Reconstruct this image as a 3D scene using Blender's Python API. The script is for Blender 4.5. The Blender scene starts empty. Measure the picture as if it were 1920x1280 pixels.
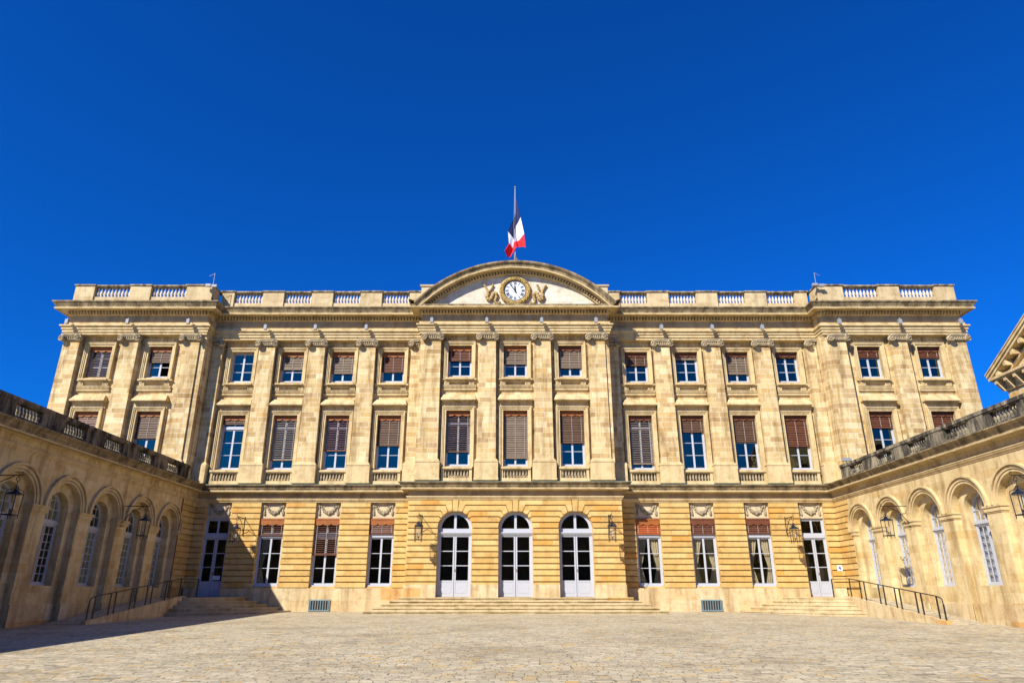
import bpy, bmesh, math, random
from mathutils import Vector, Matrix
random.seed(7)
R = math.radians
scn = bpy.context.scene
col = scn.collection

# ---------------------------------------------------------------- materials
def new_mat(name):
    m = bpy.data.materials.new(name); m.use_nodes = True
    nt = m.node_tree; nt.nodes.clear()
    out = nt.nodes.new('ShaderNodeOutputMaterial')
    b = nt.nodes.new('ShaderNodeBsdfPrincipled')
    nt.links.new(b.outputs[0], out.inputs[0])
    return m, nt, b, out
def N(nt, t, **kw):
    n = nt.nodes.new(t)
    for k, v in kw.items():
        if k.startswith('i_'): n.inputs[k[2:].replace('_', ' ')].default_value = v
        else: setattr(n, k, v)
    return n
def math_(nt, op, a, b=None, clamp=False):
    n = nt.nodes.new('ShaderNodeMath'); n.operation = op; n.use_clamp = clamp
    for i, x in enumerate((a, b)):
        if x is None: continue
        if isinstance(x, (int, float)): n.inputs[i].default_value = x
        else: nt.links.new(x, n.inputs[i])
    return n.outputs[0]
def ramp(nt, fac, stops, interp='LINEAR'):
    r = nt.nodes.new('ShaderNodeValToRGB'); r.color_ramp.interpolation = interp
    el = r.color_ramp.elements
    while len(el) > 1: el.remove(el[-1])
    el[0].position = stops[0][0]; el[0].color = (*stops[0][1], 1)
    for p, c in stops[1:]:
        e = el.new(p); e.color = (*c, 1)
    nt.links.new(fac, r.inputs[0])
    return r.outputs[0]
def mix(nt, kind, fac, a, b):
    n = nt.nodes.new('ShaderNodeMix'); n.data_type = 'RGBA'; n.blend_type = kind
    for s, x in ((n.inputs[0], fac), (n.inputs[6], a), (n.inputs[7], b)):
        if isinstance(x, (int, float)): s.default_value = x
        elif isinstance(x, tuple): s.default_value = (*x, 1)
        else: nt.links.new(x, s)
    return n.outputs[2]
def wall_uv(nt):
    g = N(nt, 'ShaderNodeNewGeometry'); s = N(nt, 'ShaderNodeSeparateXYZ')
    nt.links.new(g.outputs['Position'], s.inputs[0])
    u = math_(nt, 'ADD', s.outputs[0], s.outputs[1])
    return g.outputs['Position'], u, s.outputs[2]
def noise(nt, vec, scale, detail=4, rough=.6, dist=0):
    n = N(nt, 'ShaderNodeTexNoise'); n.inputs['Scale'].default_value = scale
    n.inputs['Detail'].default_value = detail; n.inputs['Roughness'].default_value = rough
    n.inputs['Distortion'].default_value = dist
    if vec is not None: nt.links.new(vec, n.inputs['Vector'])
    return n.outputs[0]

PALE = [(0, (.48, .33, .17)), (.10, (.68, .52, .29)), (.22, (.80, .67, .43)), (.34, (.62, .45, .23)), (.46, (.76, .60, .34)),
        (.58, (.84, .73, .50)), (.70, (.66, .48, .26)), (.80, (.78, .63, .38)), (.90, (.56, .40, .24)), (.97, (.70, .50, .24))]
GOLD = [(0, (.62, .40, .15)), (.2, (.76, .54, .23)), (.4, (.68, .46, .18)), (.55, (.80, .60, .29)),
        (.72, (.70, .47, .18)), (.86, (.77, .57, .27)), (.94, (.72, .41, .12))]
WING = [(0, (.66, .52, .30)), (.2, (.78, .64, .40)), (.4, (.72, .57, .33)), (.6, (.82, .70, .47)),
        (.75, (.74, .59, .35)), (.88, (.79, .65, .42)), (.96, (.68, .50, .26))]
WHITE = [(0, (.70, .66, .62)), (.4, (.84, .82, .80)), (.7, (.76, .71, .64)), (1, (.88, .86, .84))]
TB = .80; ALB = .84
def stone(name, stops, bw=.75, rh=.31, zoff=0., mortar=(.78, .70, .52), msize=.007, mfac=.55,
          stain=.35, stain_col=(.42, .34, .24), rough=.85, bump=.25, joints=True):
    stops = [(p, (c[0] * .99 * ALB, c[1] * .948 * ALB, c[2] * TB * ALB)) for p, c in stops]; mortar = tuple(v * ALB for v in mortar)
    m, nt, b, out = new_mat(name)
    pos, u, z = wall_uv(nt)
    zz = math_(nt, 'SUBTRACT', z, zoff)
    cv = N(nt, 'ShaderNodeCombineXYZ'); nt.links.new(u, cv.inputs[0]); nt.links.new(zz, cv.inputs[1])
    if joints:
        # uneven block lengths: shift u per course
        row = math_(nt, 'FLOOR', math_(nt, 'DIVIDE', zz, rh))
        wn = N(nt, 'ShaderNodeTexWhiteNoise', noise_dimensions='1D'); nt.links.new(row, wn.inputs['W'])
        u2 = math_(nt, 'ADD', u, math_(nt, 'MULTIPLY', wn.outputs['Value'], 3.0))
        n1 = N(nt, 'ShaderNodeTexNoise', noise_dimensions='2D'); n1.inputs['Scale'].default_value = .55; n1.inputs['Detail'].default_value = 0
        c1 = N(nt, 'ShaderNodeCombineXYZ'); nt.links.new(u2, c1.inputs[0]); nt.links.new(math_(nt, 'MULTIPLY', row, 7.3), c1.inputs[1])
        nt.links.new(c1.outputs[0], n1.inputs['Vector'])
        u3 = math_(nt, 'ADD', u2, math_(nt, 'MULTIPLY', n1.outputs[0], .9))
        c2 = N(nt, 'ShaderNodeCombineXYZ'); nt.links.new(u3, c2.inputs[0]); nt.links.new(zz, c2.inputs[1])
        br = N(nt, 'ShaderNodeTexBrick'); br.offset = .5
        br.inputs['Color1'].default_value = (0, 0, 0, 1); br.inputs['Color2'].default_value = (1, 1, 1, 1)
        br.inputs['Mortar'].default_value = (.5, .5, .5, 1)
        br.inputs['Scale'].default_value = 1; br.inputs['Mortar Size'].default_value = msize
        br.inputs['Mortar Smooth'].default_value = .3
        br.inputs['Brick Width'].default_value = bw; br.inputs['Row Height'].default_value = rh
        nt.links.new(c2.outputs[0], br.inputs['Vector'])
        c = ramp(nt, br.outputs['Color'], stops)
    else:
        c = ramp(nt, noise(nt, pos, 1.3, 3), stops)
    # grain and blotches
    nb = noise(nt, pos, 2.2, 6, .65)
    c = mix(nt, 'MULTIPLY', .62, c, ramp(nt, nb, [(.30, (.58, .48, .36)), (.47, (.92, .88, .82)), (.56, (1, 1, 1)), (.75, (1.0, .92, .78))]))
    nf = noise(nt, pos, 22, 4, .7)
    c = mix(nt, 'MULTIPLY', .5, c, ramp(nt, nf, [(.3, (.42, .36, .28)), (.5, (1, 1, 1))]))
    if joints:
        c = mix(nt, 'MIX', math_(nt, 'MULTIPLY', br.outputs['Fac'], mfac), c, mortar)
    # water streaks: long in z
    mp = N(nt, 'ShaderNodeMapping'); mp.inputs['Scale'].default_value = (1.7, 1.7, .22); nt.links.new(pos, mp.inputs[0])
    ns = noise(nt, mp.outputs[0], 1.1, 5, .62, .3)
    sm = ramp(nt, ns, [(.48, (0, 0, 0)), (.66, (1, 1, 1))])
    c = mix(nt, 'MULTIPLY', math_(nt, 'MULTIPLY', sm, stain), c, stain_col)
    nt.links.new(c, b.inputs['Base Color']); b.inputs['Roughness'].default_value = rough
    b.inputs['Specular IOR Level'].default_value = .2
    bp = N(nt, 'ShaderNodeBump'); bp.inputs['Strength'].default_value = bump; bp.inputs['Distance'].default_value = .03
    h = math_(nt, 'ADD', math_(nt, 'MULTIPLY', nf, .5), nb)
    if joints: h = math_(nt, 'SUBTRACT', h, math_(nt, 'MULTIPLY', br.outputs['Fac'], .5))
    nt.links.new(h, bp.inputs['Height']); nt.links.new(bp.outputs[0], b.inputs['Normal'])
    return m
def plain(name, c, rough=.6, var=.25, scale=6, metal=0, bump=0, spec=.4):
    m, nt, b, out = new_mat(name)
    g = N(nt, 'ShaderNodeNewGeometry')
    n = noise(nt, g.outputs['Position'], scale, 5, .65)
    cc = mix(nt, 'MULTIPLY', var, c, ramp(nt, n, [(.3, (.35, .33, .3)), (.6, (1, 1, 1))]))
    nt.links.new(cc, b.inputs['Base Color']); b.inputs['Roughness'].default_value = rough
    b.inputs['Metallic'].default_value = metal; b.inputs['Specular IOR Level'].default_value = spec
    if bump:
        bp = N(nt, 'ShaderNodeBump'); bp.inputs['Strength'].default_value = bump; bp.inputs['Distance'].default_value = .02
        nt.links.new(n, bp.inputs['Height']); nt.links.new(bp.outputs[0], b.inputs['Normal'])
    return m
def glass(name, refl=.12, tint=(.75, .8, .82), wav=.02, fm=1.4, gc=(.72, .80, .62)):
    m, nt, b, out = new_mat(name); nt.nodes.remove(b)
    tr = N(nt, 'ShaderNodeBsdfTransparent'); tr.inputs[0].default_value = (*tint, 1)
    gl = N(nt, 'ShaderNodeBsdfGlossy'); gl.inputs['Roughness'].default_value = .015; gl.inputs[0].default_value = (*gc, 1)
    fr = N(nt, 'ShaderNodeFresnel'); fr.inputs['IOR'].default_value = 1.5
    g = N(nt, 'ShaderNodeNewGeometry')
    n = noise(nt, g.outputs['Position'], 1.4, 2, .5)
    bp = N(nt, 'ShaderNodeBump'); bp.inputs['Strength'].default_value = wav; bp.inputs['Distance'].default_value = .5
    nt.links.new(n, bp.inputs['Height']); nt.links.new(bp.outputs[0], gl.inputs['Normal'])
    mx = N(nt, 'ShaderNodeMixShader')
    f = math_(nt, 'ADD', math_(nt, 'MULTIPLY', fr.outputs[0], fm), refl, True)
    nt.links.new(f, mx.inputs[0]); nt.links.new(tr.outputs[0], mx.inputs[1]); nt.links.new(gl.outputs[0], mx.inputs[2])
    nt.links.new(mx.outputs[0], out.inputs[0])
    return m
def weather(name, a, b_, dark, lo=.42, hi=.6, scale=1.2, rough=.9):
    m, nt, b, out = new_mat(name)
    g = N(nt, 'ShaderNodeNewGeometry'); pos = g.outputs['Position']
    a, b_ = tuple(v * .8 for v in a), tuple(v * .8 for v in b_)
    c = mix(nt, 'MIX', noise(nt, pos, 3.5, 5), a, b_)
    mp = N(nt, 'ShaderNodeMapping'); mp.inputs['Scale'].default_value = (1.6, 1.6, .5); nt.links.new(pos, mp.inputs[0])
    n = noise(nt, mp.outputs[0], scale, 8, .72, .4)
    c = mix(nt, 'MIX', ramp(nt, n, [(lo, (0, 0, 0)), (hi, (1, 1, 1))]), c, dark)
    nf = noise(nt, pos, 25, 3, .7)
    c = mix(nt, 'MULTIPLY', .5, c, ramp(nt, nf, [(.3, (.6, .58, .55)), (.52, (1, 1, 1))]))
    nt.links.new(c, b.inputs['Base Color']); b.inputs['Roughness'].default_value = rough; b.inputs['Specular IOR Level'].default_value = .2
    bp = N(nt, 'ShaderNodeBump'); bp.inputs['Strength'].default_value = .3; bp.inputs['Distance'].default_value = .03
    nt.links.new(nf, bp.inputs['Height']); nt.links.new(bp.outputs[0], b.inputs['Normal'])
    return m

M = {}
M['pale'] = stone('pale_limestone', PALE, .72, .31, 8.58, mortar=(.84, .76, .58), msize=.010, mfac=.7, stain=.7)
M['gold'] = stone('golden_limestone', GOLD, 1.15, .32, 6.22, msize=.004, mfac=.3, stain=.15)
M['wing'] = stone('wing_limestone', WING, .85, .36, .05, stain=.65, mfac=.3, mortar=(.70, .58, .38))
M['trim'] = stone('smooth_trim_limestone', [(0, (.66, .52, .30)), (.5, (.74, .60, .38)), (1, (.68, .53, .31))], 1.4, 3, 0, stain=.5, msize=.004, mfac=.3, joints=False)
M['plinth'] = stone('plinth_limestone', [(0, (.66, .50, .30)), (.3, (.76, .64, .44)), (.6, (.70, .54, .34)), (.8, (.78, .68, .50)), (.95, (.70, .44, .20))], 1.5, .65, .12, stain=.6, msize=.006, mfac=.4)
M['joint'] = plain('lime_mortar', (.80, .72, .54), .9, .2, 8)
M['white'] = stone('tympanum_limestone', WHITE, .8, .34, 18.3, mortar=(.35, .28, .2), msize=.006, mfac=.5, stain=.15)
M['cornice'] = weather('weathered_cornice_stone', (.42, .32, .17), (.54, .41, .22), (.12, .09, .05), .38, .60)
M['coping'] = weather('lichened_coping_stone', (.46, .37, .22), (.56, .46, .28), (.10, .08, .055), .40, .60, 2.0)
M['frieze'] = stone('frieze_stone', [(0, (.50, .40, .26)), (.35, (.58, .46, .30)), (.65, (.44, .37, .28)), (1, (.52, .38, .24))], .8, .6, 17.15, stain=.4, mfac=.3)
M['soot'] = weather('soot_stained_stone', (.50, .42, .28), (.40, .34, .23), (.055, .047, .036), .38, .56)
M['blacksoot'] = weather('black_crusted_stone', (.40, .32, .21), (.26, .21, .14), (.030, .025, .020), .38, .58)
M['para'] = weather('parapet_stone', (.68, .54, .32), (.72, .60, .38), (.30, .24, .16), .52, .72)
M['parablock'] = stone('parapet_block_stone', [(0, (.62, .50, .32)), (.3, (.72, .61, .42)), (.6, (.68, .55, .36)), (.85, (.60, .48, .32)), (1, (.74, .63, .44))], .75, .30, 19.06, stain=.4, msize=.008, mfac=.35)
M['parapale'] = weather('pale_baluster_stone', (.74, .68, .56), (.70, .62, .48), (.42, .34, .24), .55, .75)
M['relief'] = weather('carved_relief_stone', (.54, .45, .30), (.44, .35, .22), (.20, .16, .10), .44, .62, 4)
M['carved'] = weather('ochre_brown_carving', (.66, .46, .19), (.52, .35, .14), (.20, .13, .06), .48, .66, 6)
M['cap'] = weather('carved_capital_stone', (.64, .52, .32), (.54, .42, .25), (.26, .20, .12), .48, .68, 3)
M['wreath'] = weather('ochre_wreath_stone', (.62, .44, .16), (.54, .36, .12), (.24, .14, .05), .5, .66, 9)
M['step'] = stone('step_stone', [(0, (.58, .47, .29)), (.4, (.70, .60, .42)), (.7, (.62, .52, .36)), (.9, (.68, .58, .40)), (1, (.62, .42, .16))], 1.3, .165, -.06, stain=.5, stain_col=(.45, .42, .26), msize=.006, mfac=0, bump=.5)
M['paint'] = plain('white_window_paint', (.43, .445, .48), .45, .12, 12)
M['glass'] = glass('window_glass', .10)
M['glassw'] = glass('wing_window_glass', .02, (.85, .88, .92), .02, .45, (1, 1, 1))
M['glassl'] = glass('ground_floor_glass', .0, (.8, .8, .78), .01)
M['valance'] = plain('rust_painted_wood', (.30, .092, .012), .6, .5, 5)
M['valdark'] = plain('dark_rust_painted_wood', (.14, .042, .013), .65, .5, 5)
M['slat'] = plain('brown_blind_slats', (.105, .052, .025), .6, .5, 4)
M['slatlight'] = plain('grey_brown_blind_slats', (.20, .145, .095), .6, .4, 4)
M['slatred'] = plain('red_brown_blind_slats', (.12, .040, .016), .55, .4, 4)
M['slatorange'] = plain('orange_blind_slats', (.36, .075, .010), .55, .3, 4)
M['cord'] = plain('pale_cord', (.5, .45, .4), .8, .1)
M['dark'] = plain('dark_interior', (.045, .030, .020), .9, .3, 2)
M['iron'] = plain('black_ironwork', (.012, .013, .015), .45, .2, 20)
M['lampblue'] = plain('dark_blue_painted_metal', (.007, .013, .030), .4, .2, 20)
M['lead'] = plain('green_grey_lead', (.30, .36, .27), .6, .4, 3)
M['roof'] = plain('zinc_roof', (.085, .085, .085), .5, .3, 1)
M['curtain'] = plain('beige_curtain', (.52, .44, .28), .9, .3, 3)
M['sheer'] = plain('white_sheer_curtain', (.46, .47, .50), .9, .2, 3)
M['fixture'] = plain('white_floodlight_metal', (.26, .27, .29), .5, .05)
M['dial'] = plain('clock_dial_enamel', (.60, .62, .65), .3, .05)
M['dialgreen'] = plain('pale_green_ring', (.62, .68, .50), .4, .05)
M['black'] = plain('black_enamel', (.01, .01, .012), .4, 0)
M['navy'] = plain('navy_flag_cloth', (.008, .016, .085), .8, .1)
M['cloth'] = plain('white_flag_cloth', (.80, .80, .82), .8, .05)
M['red'] = plain('red_flag_cloth', (.70, .012, .02), .8, .1)
M['pole'] = plain('flagpole_metal', (.28, .28, .29), .35, .1)
M['bronze'] = plain('weathered_pole_base', (.20, .11, .05), .6, .5, 8)
M['signblue'] = plain('sign_blue', (.01, .06, .30), .5, 0)
M['signwhite'] = plain('sign_white', (.85, .86, .86), .4, 0)
M['grille'] = plain('blue_grey_grille', (.16, .24, .27), .5, .4, 12)
M['candle'] = plain('white_lamp_tube', (.40, .40, .38), .4, 0)
def lampglass():
    m, nt, b, out = new_mat('clear_lantern_glass'); nt.nodes.remove(b)
    tr = N(nt, 'ShaderNodeBsdfTransparent'); gl = N(nt, 'ShaderNodeBsdfGlossy'); gl.inputs['Roughness'].default_value = .05
    mx = N(nt, 'ShaderNodeMixShader'); mx.inputs[0].default_value = .10
    nt.links.new(tr.outputs[0], mx.inputs[1]); nt.links.new(gl.outputs[0], mx.inputs[2]); nt.links.new(mx.outputs[0], out.inputs[0])
    return m
M['lglass'] = lampglass()
def cobble():
    m, nt, b, out = new_mat('limestone_setts')
    g = N(nt, 'ShaderNodeNewGeometry'); pos = g.outputs['Position']
    d = N(nt, 'ShaderNodeTexNoise'); d.inputs['Scale'].default_value = 1.6; d.inputs['Detail'].default_value = 2
    nt.links.new(pos, d.inputs['Vector'])
    vm = N(nt, 'ShaderNodeVectorMath', operation='MULTIPLY_ADD'); nt.links.new(d.outputs['Color'], vm.inputs[0])
    vm.inputs[1].default_value = (.22, .20, 0); nt.links.new(pos, vm.inputs[2])
    d2 = N(nt, 'ShaderNodeTexNoise'); d2.inputs['Scale'].default_value = 9; d2.inputs['Detail'].default_value = 1
    nt.links.new(pos, d2.inputs['Vector'])
    vm2 = N(nt, 'ShaderNodeVectorMath', operation='MULTIPLY_ADD'); nt.links.new(d2.outputs['Color'], vm2.inputs[0])
    vm2.inputs[1].default_value = (.05, .035, 0); nt.links.new(vm.outputs[0], vm2.inputs[2])
    sp = N(nt, 'ShaderNodeSeparateXYZ'); nt.links.new(vm2.outputs[0], sp.inputs[0])
    RH = .15
    row = math_(nt, 'FLOOR', math_(nt, 'DIVIDE', sp.outputs[1], RH))
    wn = N(nt, 'ShaderNodeTexWhiteNoise', noise_dimensions='1D'); nt.links.new(row, wn.inputs['W'])
    u2 = math_(nt, 'ADD', sp.outputs[0], math_(nt, 'MULTIPLY', wn.outputs['Value'], 9.0))
    c1 = N(nt, 'ShaderNodeCombineXYZ'); nt.links.new(u2, c1.inputs[0]); nt.links.new(math_(nt, 'MULTIPLY', row, 5.7), c1.inputs[1])
    n1 = N(nt, 'ShaderNodeTexNoise', noise_dimensions='2D'); n1.inputs['Scale'].default_value = 1.8; n1.inputs['Detail'].default_value = 0
    nt.links.new(c1.outputs[0], n1.inputs['Vector'])
    u3 = math_(nt, 'ADD', u2, math_(nt, 'MULTIPLY', n1.outputs[0], .35))
    c2 = N(nt, 'ShaderNodeCombineXYZ'); nt.links.new(u3, c2.inputs[0]); nt.links.new(sp.outputs[1], c2.inputs[1])
    br = N(nt, 'ShaderNodeTexBrick'); br.offset = 0; br.squash = 1
    br.inputs['Color1'].default_value = (0, 0, 0, 1); br.inputs['Color2'].default_value = (1, 1, 1, 1)
    br.inputs['Mortar'].default_value = (.5, .5, .5, 1); br.inputs['Scale'].default_value = 1
    br.inputs['Mortar Size'].default_value = .012; br.inputs['Mortar Smooth'].default_value = .4
    br.inputs['Brick Width'].default_value = .26; br.inputs['Row Height'].default_value = RH
    nt.links.new(c2.outputs[0], br.inputs['Vector'])
    jn = ramp(nt, noise(nt, pos, 3.2, 3, .7), [(.38, (.30, .30, .30)), (.56, (1, 1, 1))])
    c = ramp(nt, br.outputs['Color'], [(0, (.36, .33, .27)), (.08, (.78, .71, .57)), (.20, (.52, .48, .40)), (.34, (.86, .80, .66)),
        (.46, (.62, .56, .45)), (.56, (.84, .77, .61)), (.66, (.50, .47, .40)), (.78, (.82, .74, .58)), (.88, (.64, .58, .47)), (.93, (.80, .71, .53)), (.955, (.78, .54, .22)), (.985, (.80, .60, .30))])
    n = noise(nt, pos, .30, 6, .65)
    c = mix(nt, 'MULTIPLY', .75, c, ramp(nt, n, [(.36, (.70, .66, .60)), (.50, (.97, .95, .92)), (.62, (1, 1, 1))]))
    nf = noise(nt, pos, 18, 4, .7)
    c = mix(nt, 'MULTIPLY', .5, c, ramp(nt, nf, [(.3, (.55, .52, .47)), (.55, (1, 1, 1))]))
    c = mix(nt, 'MULTIPLY', 1.0, c, (.75, .705, .60))
    # moss in patches of joints
    nm = noise(nt, pos, .22, 3, .5)
    mort = mix(nt, 'MIX', ramp(nt, nm, [(.58, (0, 0, 0)), (.66, (1, 1, 1))]), (.10, .08, .055), (.09, .11, .045))
    c = mix(nt, 'MIX', math_(nt, 'MULTIPLY', math_(nt, 'MULTIPLY', br.outputs['Fac'], jn), .95), c, mort)
    nt.links.new(c, b.inputs['Base Color']); b.inputs['Roughness'].default_value = .8; b.inputs['Specular IOR Level'].default_value = .25
    bp = N(nt, 'ShaderNodeBump'); bp.inputs['Strength'].default_value = .7; bp.inputs['Distance'].default_value = .035
    h = math_(nt, 'SUBTRACT', math_(nt, 'ADD', math_(nt, 'MULTIPLY', nf, .6), math_(nt, 'MULTIPLY', br.outputs['Color'], .3)), math_(nt, 'MULTIPLY', br.outputs['Fac'], 1.0))
    nt.links.new(h, bp.inputs['Height']); nt.links.new(bp.outputs[0], b.inputs['Normal'])
    return m
M['cobble'] = cobble()

# ---------------------------------------------------------------- mesh builder
class MB:
    def __init__(s, T=None): s.v = []; s.f = []; s.mi = []; s.m = 0; s.T = T; s.mats = []; s.smooth = False; s.sm = []
    def pt(s, p):
        s.v.append(tuple(s.T(*p)) if s.T else tuple(p)); return len(s.v) - 1
    def face(s, idx): s.f.append(tuple(idx)); s.mi.append(s.m); s.sm.append(s.smooth)
    def quad(s, *ps): s.face([s.pt(p) for p in ps])
    def box(s, x0, x1, y0, y1, z0, z1):
        i = [s.pt(p) for p in ((x0, y0, z0), (x1, y0, z0), (x1, y1, z0), (x0, y1, z0), (x0, y0, z1), (x1, y0, z1), (x1, y1, z1), (x0, y1, z1))]
        for q in ((0, 3, 2, 1), (4, 5, 6, 7), (0, 1, 5, 4), (1, 2, 6, 5), (2, 3, 7, 6), (3, 0, 4, 7)): s.face([i[k] for k in q])
    def frustum(s, x0, x1, X0, X1, y0, y1, Y0, z0, z1):   # bottom rect, top rect (front y0 -> Y0)
        i = [s.pt(p) for p in ((x0, y0, z0), (x1, y0, z0), (x1, y1, z0), (x0, y1, z0), (X0, Y0, z1), (X1, Y0, z1), (X1, y1, z1), (X0, y1, z1))]
        for q in ((0, 3, 2, 1), (4, 5, 6, 7), (0, 1, 5, 4), (1, 2, 6, 5), (2, 3, 7, 6), (3, 0, 4, 7)): s.face([i[k] for k in q])
    def prism(s, poly, y0, y1):                            # poly in (x,z), extruded in y
        a = [s.pt((x, y0, z)) for x, z in poly]; b = [s.pt((x, y1, z)) for x, z in poly]; n = len(poly)
        s.face(a); s.face(b[::-1])
        for k in range(n): s.face((a[k], b[k], b[(k + 1) % n], a[(k + 1) % n]))
    def sweep(s, path, prof, segs=None, caps=True):
        n = len(path); nr = []
        for k in range(n - 1):
            dx, dy = path[k + 1][0] - path[k][0], path[k + 1][1] - path[k][1]; l = math.hypot(dx, dy); nr.append((dy / l, -dx / l))
        ms = []
        for k in range(n):
            if k == 0: ms.append(nr[0])
            elif k == n - 1: ms.append(nr[-1])
            else:
                a, b = nr[k - 1], nr[k]; d = 1 + a[0] * b[0] + a[1] * b[1]; ms.append(((a[0] + b[0]) / d, (a[1] + b[1]) / d))
        segs = segs or [(0, n - 1)]
        for a, b in segs:
            rings = []
            for k in range(a, b + 1):
                rings.append([s.pt((path[k][0] + ms[k][0] * o, path[k][1] + ms[k][1] * o, z)) for o, z in prof])
            for r0, r1 in zip(rings, rings[1:]):
                for j in range(len(prof) - 1): s.face((r0[j], r1[j], r1[j + 1], r0[j + 1]))
            if caps: s.face(rings[0]); s.face(rings[-1][::-1])
    def tube(s, pts, r, seg=6, cap=True):
        pts = [Vector(p) for p in pts]; n = len(pts); rings = []
        rr = r if isinstance(r, (list, tuple)) else [r] * n
        for k, p in enumerate(pts):
            t = (pts[min(k + 1, n - 1)] - pts[max(k - 1, 0)]).normalized()
            a = t.cross(Vector((0, 0, 1)));
            if a.length < .05: a = t.cross(Vector((0, 1, 0)))
            a.normalize(); b = t.cross(a)
            rings.append([s.pt(p + (a * math.cos(q) + b * math.sin(q)) * rr[k]) for q in [2 * math.pi * j / seg for j in range(seg)]])
        for r0, r1 in zip(rings, rings[1:]):
            for j in range(seg): s.face((r0[j], r0[(j + 1) % seg], r1[(j + 1) % seg], r1[j]))
        if cap: s.face(rings[0][::-1]); s.face(rings[-1])
    def lathe(s, prof, cx, cy, seg=8):                      # prof [(r,z)]
        rings = [[s.pt((cx + r * math.cos(2 * math.pi * j / seg), cy + r * math.sin(2 * math.pi * j / seg), z)) for j in range(seg)] for r, z in prof]
        for r0, r1 in zip(rings, rings[1:]):
            for j in range(seg): s.face((r0[j], r0[(j + 1) % seg], r1[(j + 1) % seg], r1[j]))
        s.face(rings[0][::-1]); s.face(rings[-1])
    def ball(s, c, rx, ry=None, rz=None, seg=6, rings=4):
        ry = ry or rx; rz = rz or rx; rg = []
        for i in range(1, rings):
            a = math.pi * i / rings
            rg.append([s.pt((c[0] + rx * math.sin(a) * math.cos(2 * math.pi * j / seg), c[1] + ry * math.sin(a) * math.sin(2 * math.pi * j / seg), c[2] + rz * math.cos(a))) for j in range(seg)])
        t = s.pt((c[0], c[1], c[2] + rz)); b = s.pt((c[0], c[1], c[2] - rz))
        for j in range(seg): s.face((t, rg[0][j], rg[0][(j + 1) % seg])); s.face((b, rg[-1][(j + 1) % seg], rg[-1][j]))
        for r0, r1 in zip(rg, rg[1:]):
            for j in range(seg): s.face((r0[j], r1[j], r1[(j + 1) % seg], r0[(j + 1) % seg]))
    def mesh(s, name, mats):
        me = bpy.data.meshes.new(name); me.from_pydata(s.v, [], s.f)
        for m in (mats if isinstance(mats, (list, tuple)) else [mats]): me.materials.append(m)
        me.polygons.foreach_set('material_index', s.mi); me.polygons.foreach_set('use_smooth', s.sm)
        bm = bmesh.new(); bm.from_mesh(me); bmesh.ops.recalc_face_normals(bm, faces=bm.faces); bm.to_mesh(me); bm.free()
        me.update(); return me
def link(name, data, parent=None, loc=(0, 0, 0), rotz=0):
    o = bpy.data.objects.new(name, data); col.objects.link(o); o.parent = parent
    o.location = loc; o.rotation_euler = (0, 0, rotz); return o
def part(name, mb, mats, parent, loc=(0, 0, 0)): return link(name, mb.mesh(name, mats), parent, loc)
def thing(name, label, cat, loc=(0, 0, 0), rotz=0, group=None):
    o = link(name, None, None, loc, rotz); o['label'] = label; o['category'] = cat
    if group: o['group'] = group
    return o
def tag(o, label, cat, group=None):
    o['label'] = label; o['category'] = cat
    if group: o['group'] = group
    return o
def copy_tree(o, parent=None):
    c = o.copy(); col.objects.link(c); c.parent = parent
    for ch in list(o.children): copy_tree(ch, c)
    return c

# ---------------------------------------------------------------- ground
def gz(y): return .17 - .018 * (41.5 - max(-14, min(41.5, y)))
mb = MB()
ys = [-600, -14, 0, 10, 20, 30, 41.5, 60, 900]
for a, b in zip(ys, ys[1:]):
    mb.quad((-900, a, gz(a)), (900, a, gz(a)), (900, b, gz(b)), (-900, b, gz(b)))
g = part('courtyard_paving', mb, M['cobble'], None); g['kind'] = 'structure'

# ================================================================ PALACE
palace = thing('palace', 'three-storey pale limestone palace with pilasters, roof balustrade and curved central pediment', 'building', (0, 40, 0))
P = palace
OFF = (0, -40, 0)
def pp(name, mb, mats, parent=None, **k):
    if parent is None or parent is P: return part(name, mb, mats, P, OFF)
    return part(name, mb, mats, parent, (0, 0, 0))
UM, UC, US = 41.70, 40.50, 40.70           # upper wall planes: main, centre, side
GM, GC = 41.35, 40.15                   # ground-floor planes
WX = [-17.52, -14.3, -11.05, -7.82]
MAINX = WX + [-x for x in WX[::-1]]
CENX = [-3.43, 0.03, 3.46]
SIDX = [-26.13, -22.33, 22.33, 26.13]
HW = .735
# -- upper wall with openings
def wall_rect(mb, x0, x1, y0, y1, z0, z1, holes):
    """holes: (xa,xb,[(za,zb),...]) columns sorted by x"""
    x = x0
    for xa, xb, zs in holes:
        mb.box(x, xa, y0, y1, z0, z1)
        z = z0
        for za, zb in zs:
            if za > z: mb.box(xa, xb, y0, y1, z, za)
            z = zb
        mb.box(xa, xb, y0, y1, z, z1); x = xb
    mb.box(x, x1, y0, y1, z0, z1)
ZZ = [(8.2, 11.57), (13.74, 15.76)]
mb = MB()
wall_rect(mb, -19.4, -5.95, UM, UM + .5, 7.0, 18.5, [(x - HW, x + HW, ZZ) for x in WX])
wall_rect(mb, 5.95, 19.4, UM, UM + .5, 7.0, 18.5, [(-x - HW, -x + HW, ZZ) for x in WX[::-1]])
wall_rect(mb, -5.9, 5.9, UC, UC + .5, 7.0, 18.5, [(x - HW, x + HW, ZZ) for x in CENX])
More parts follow.
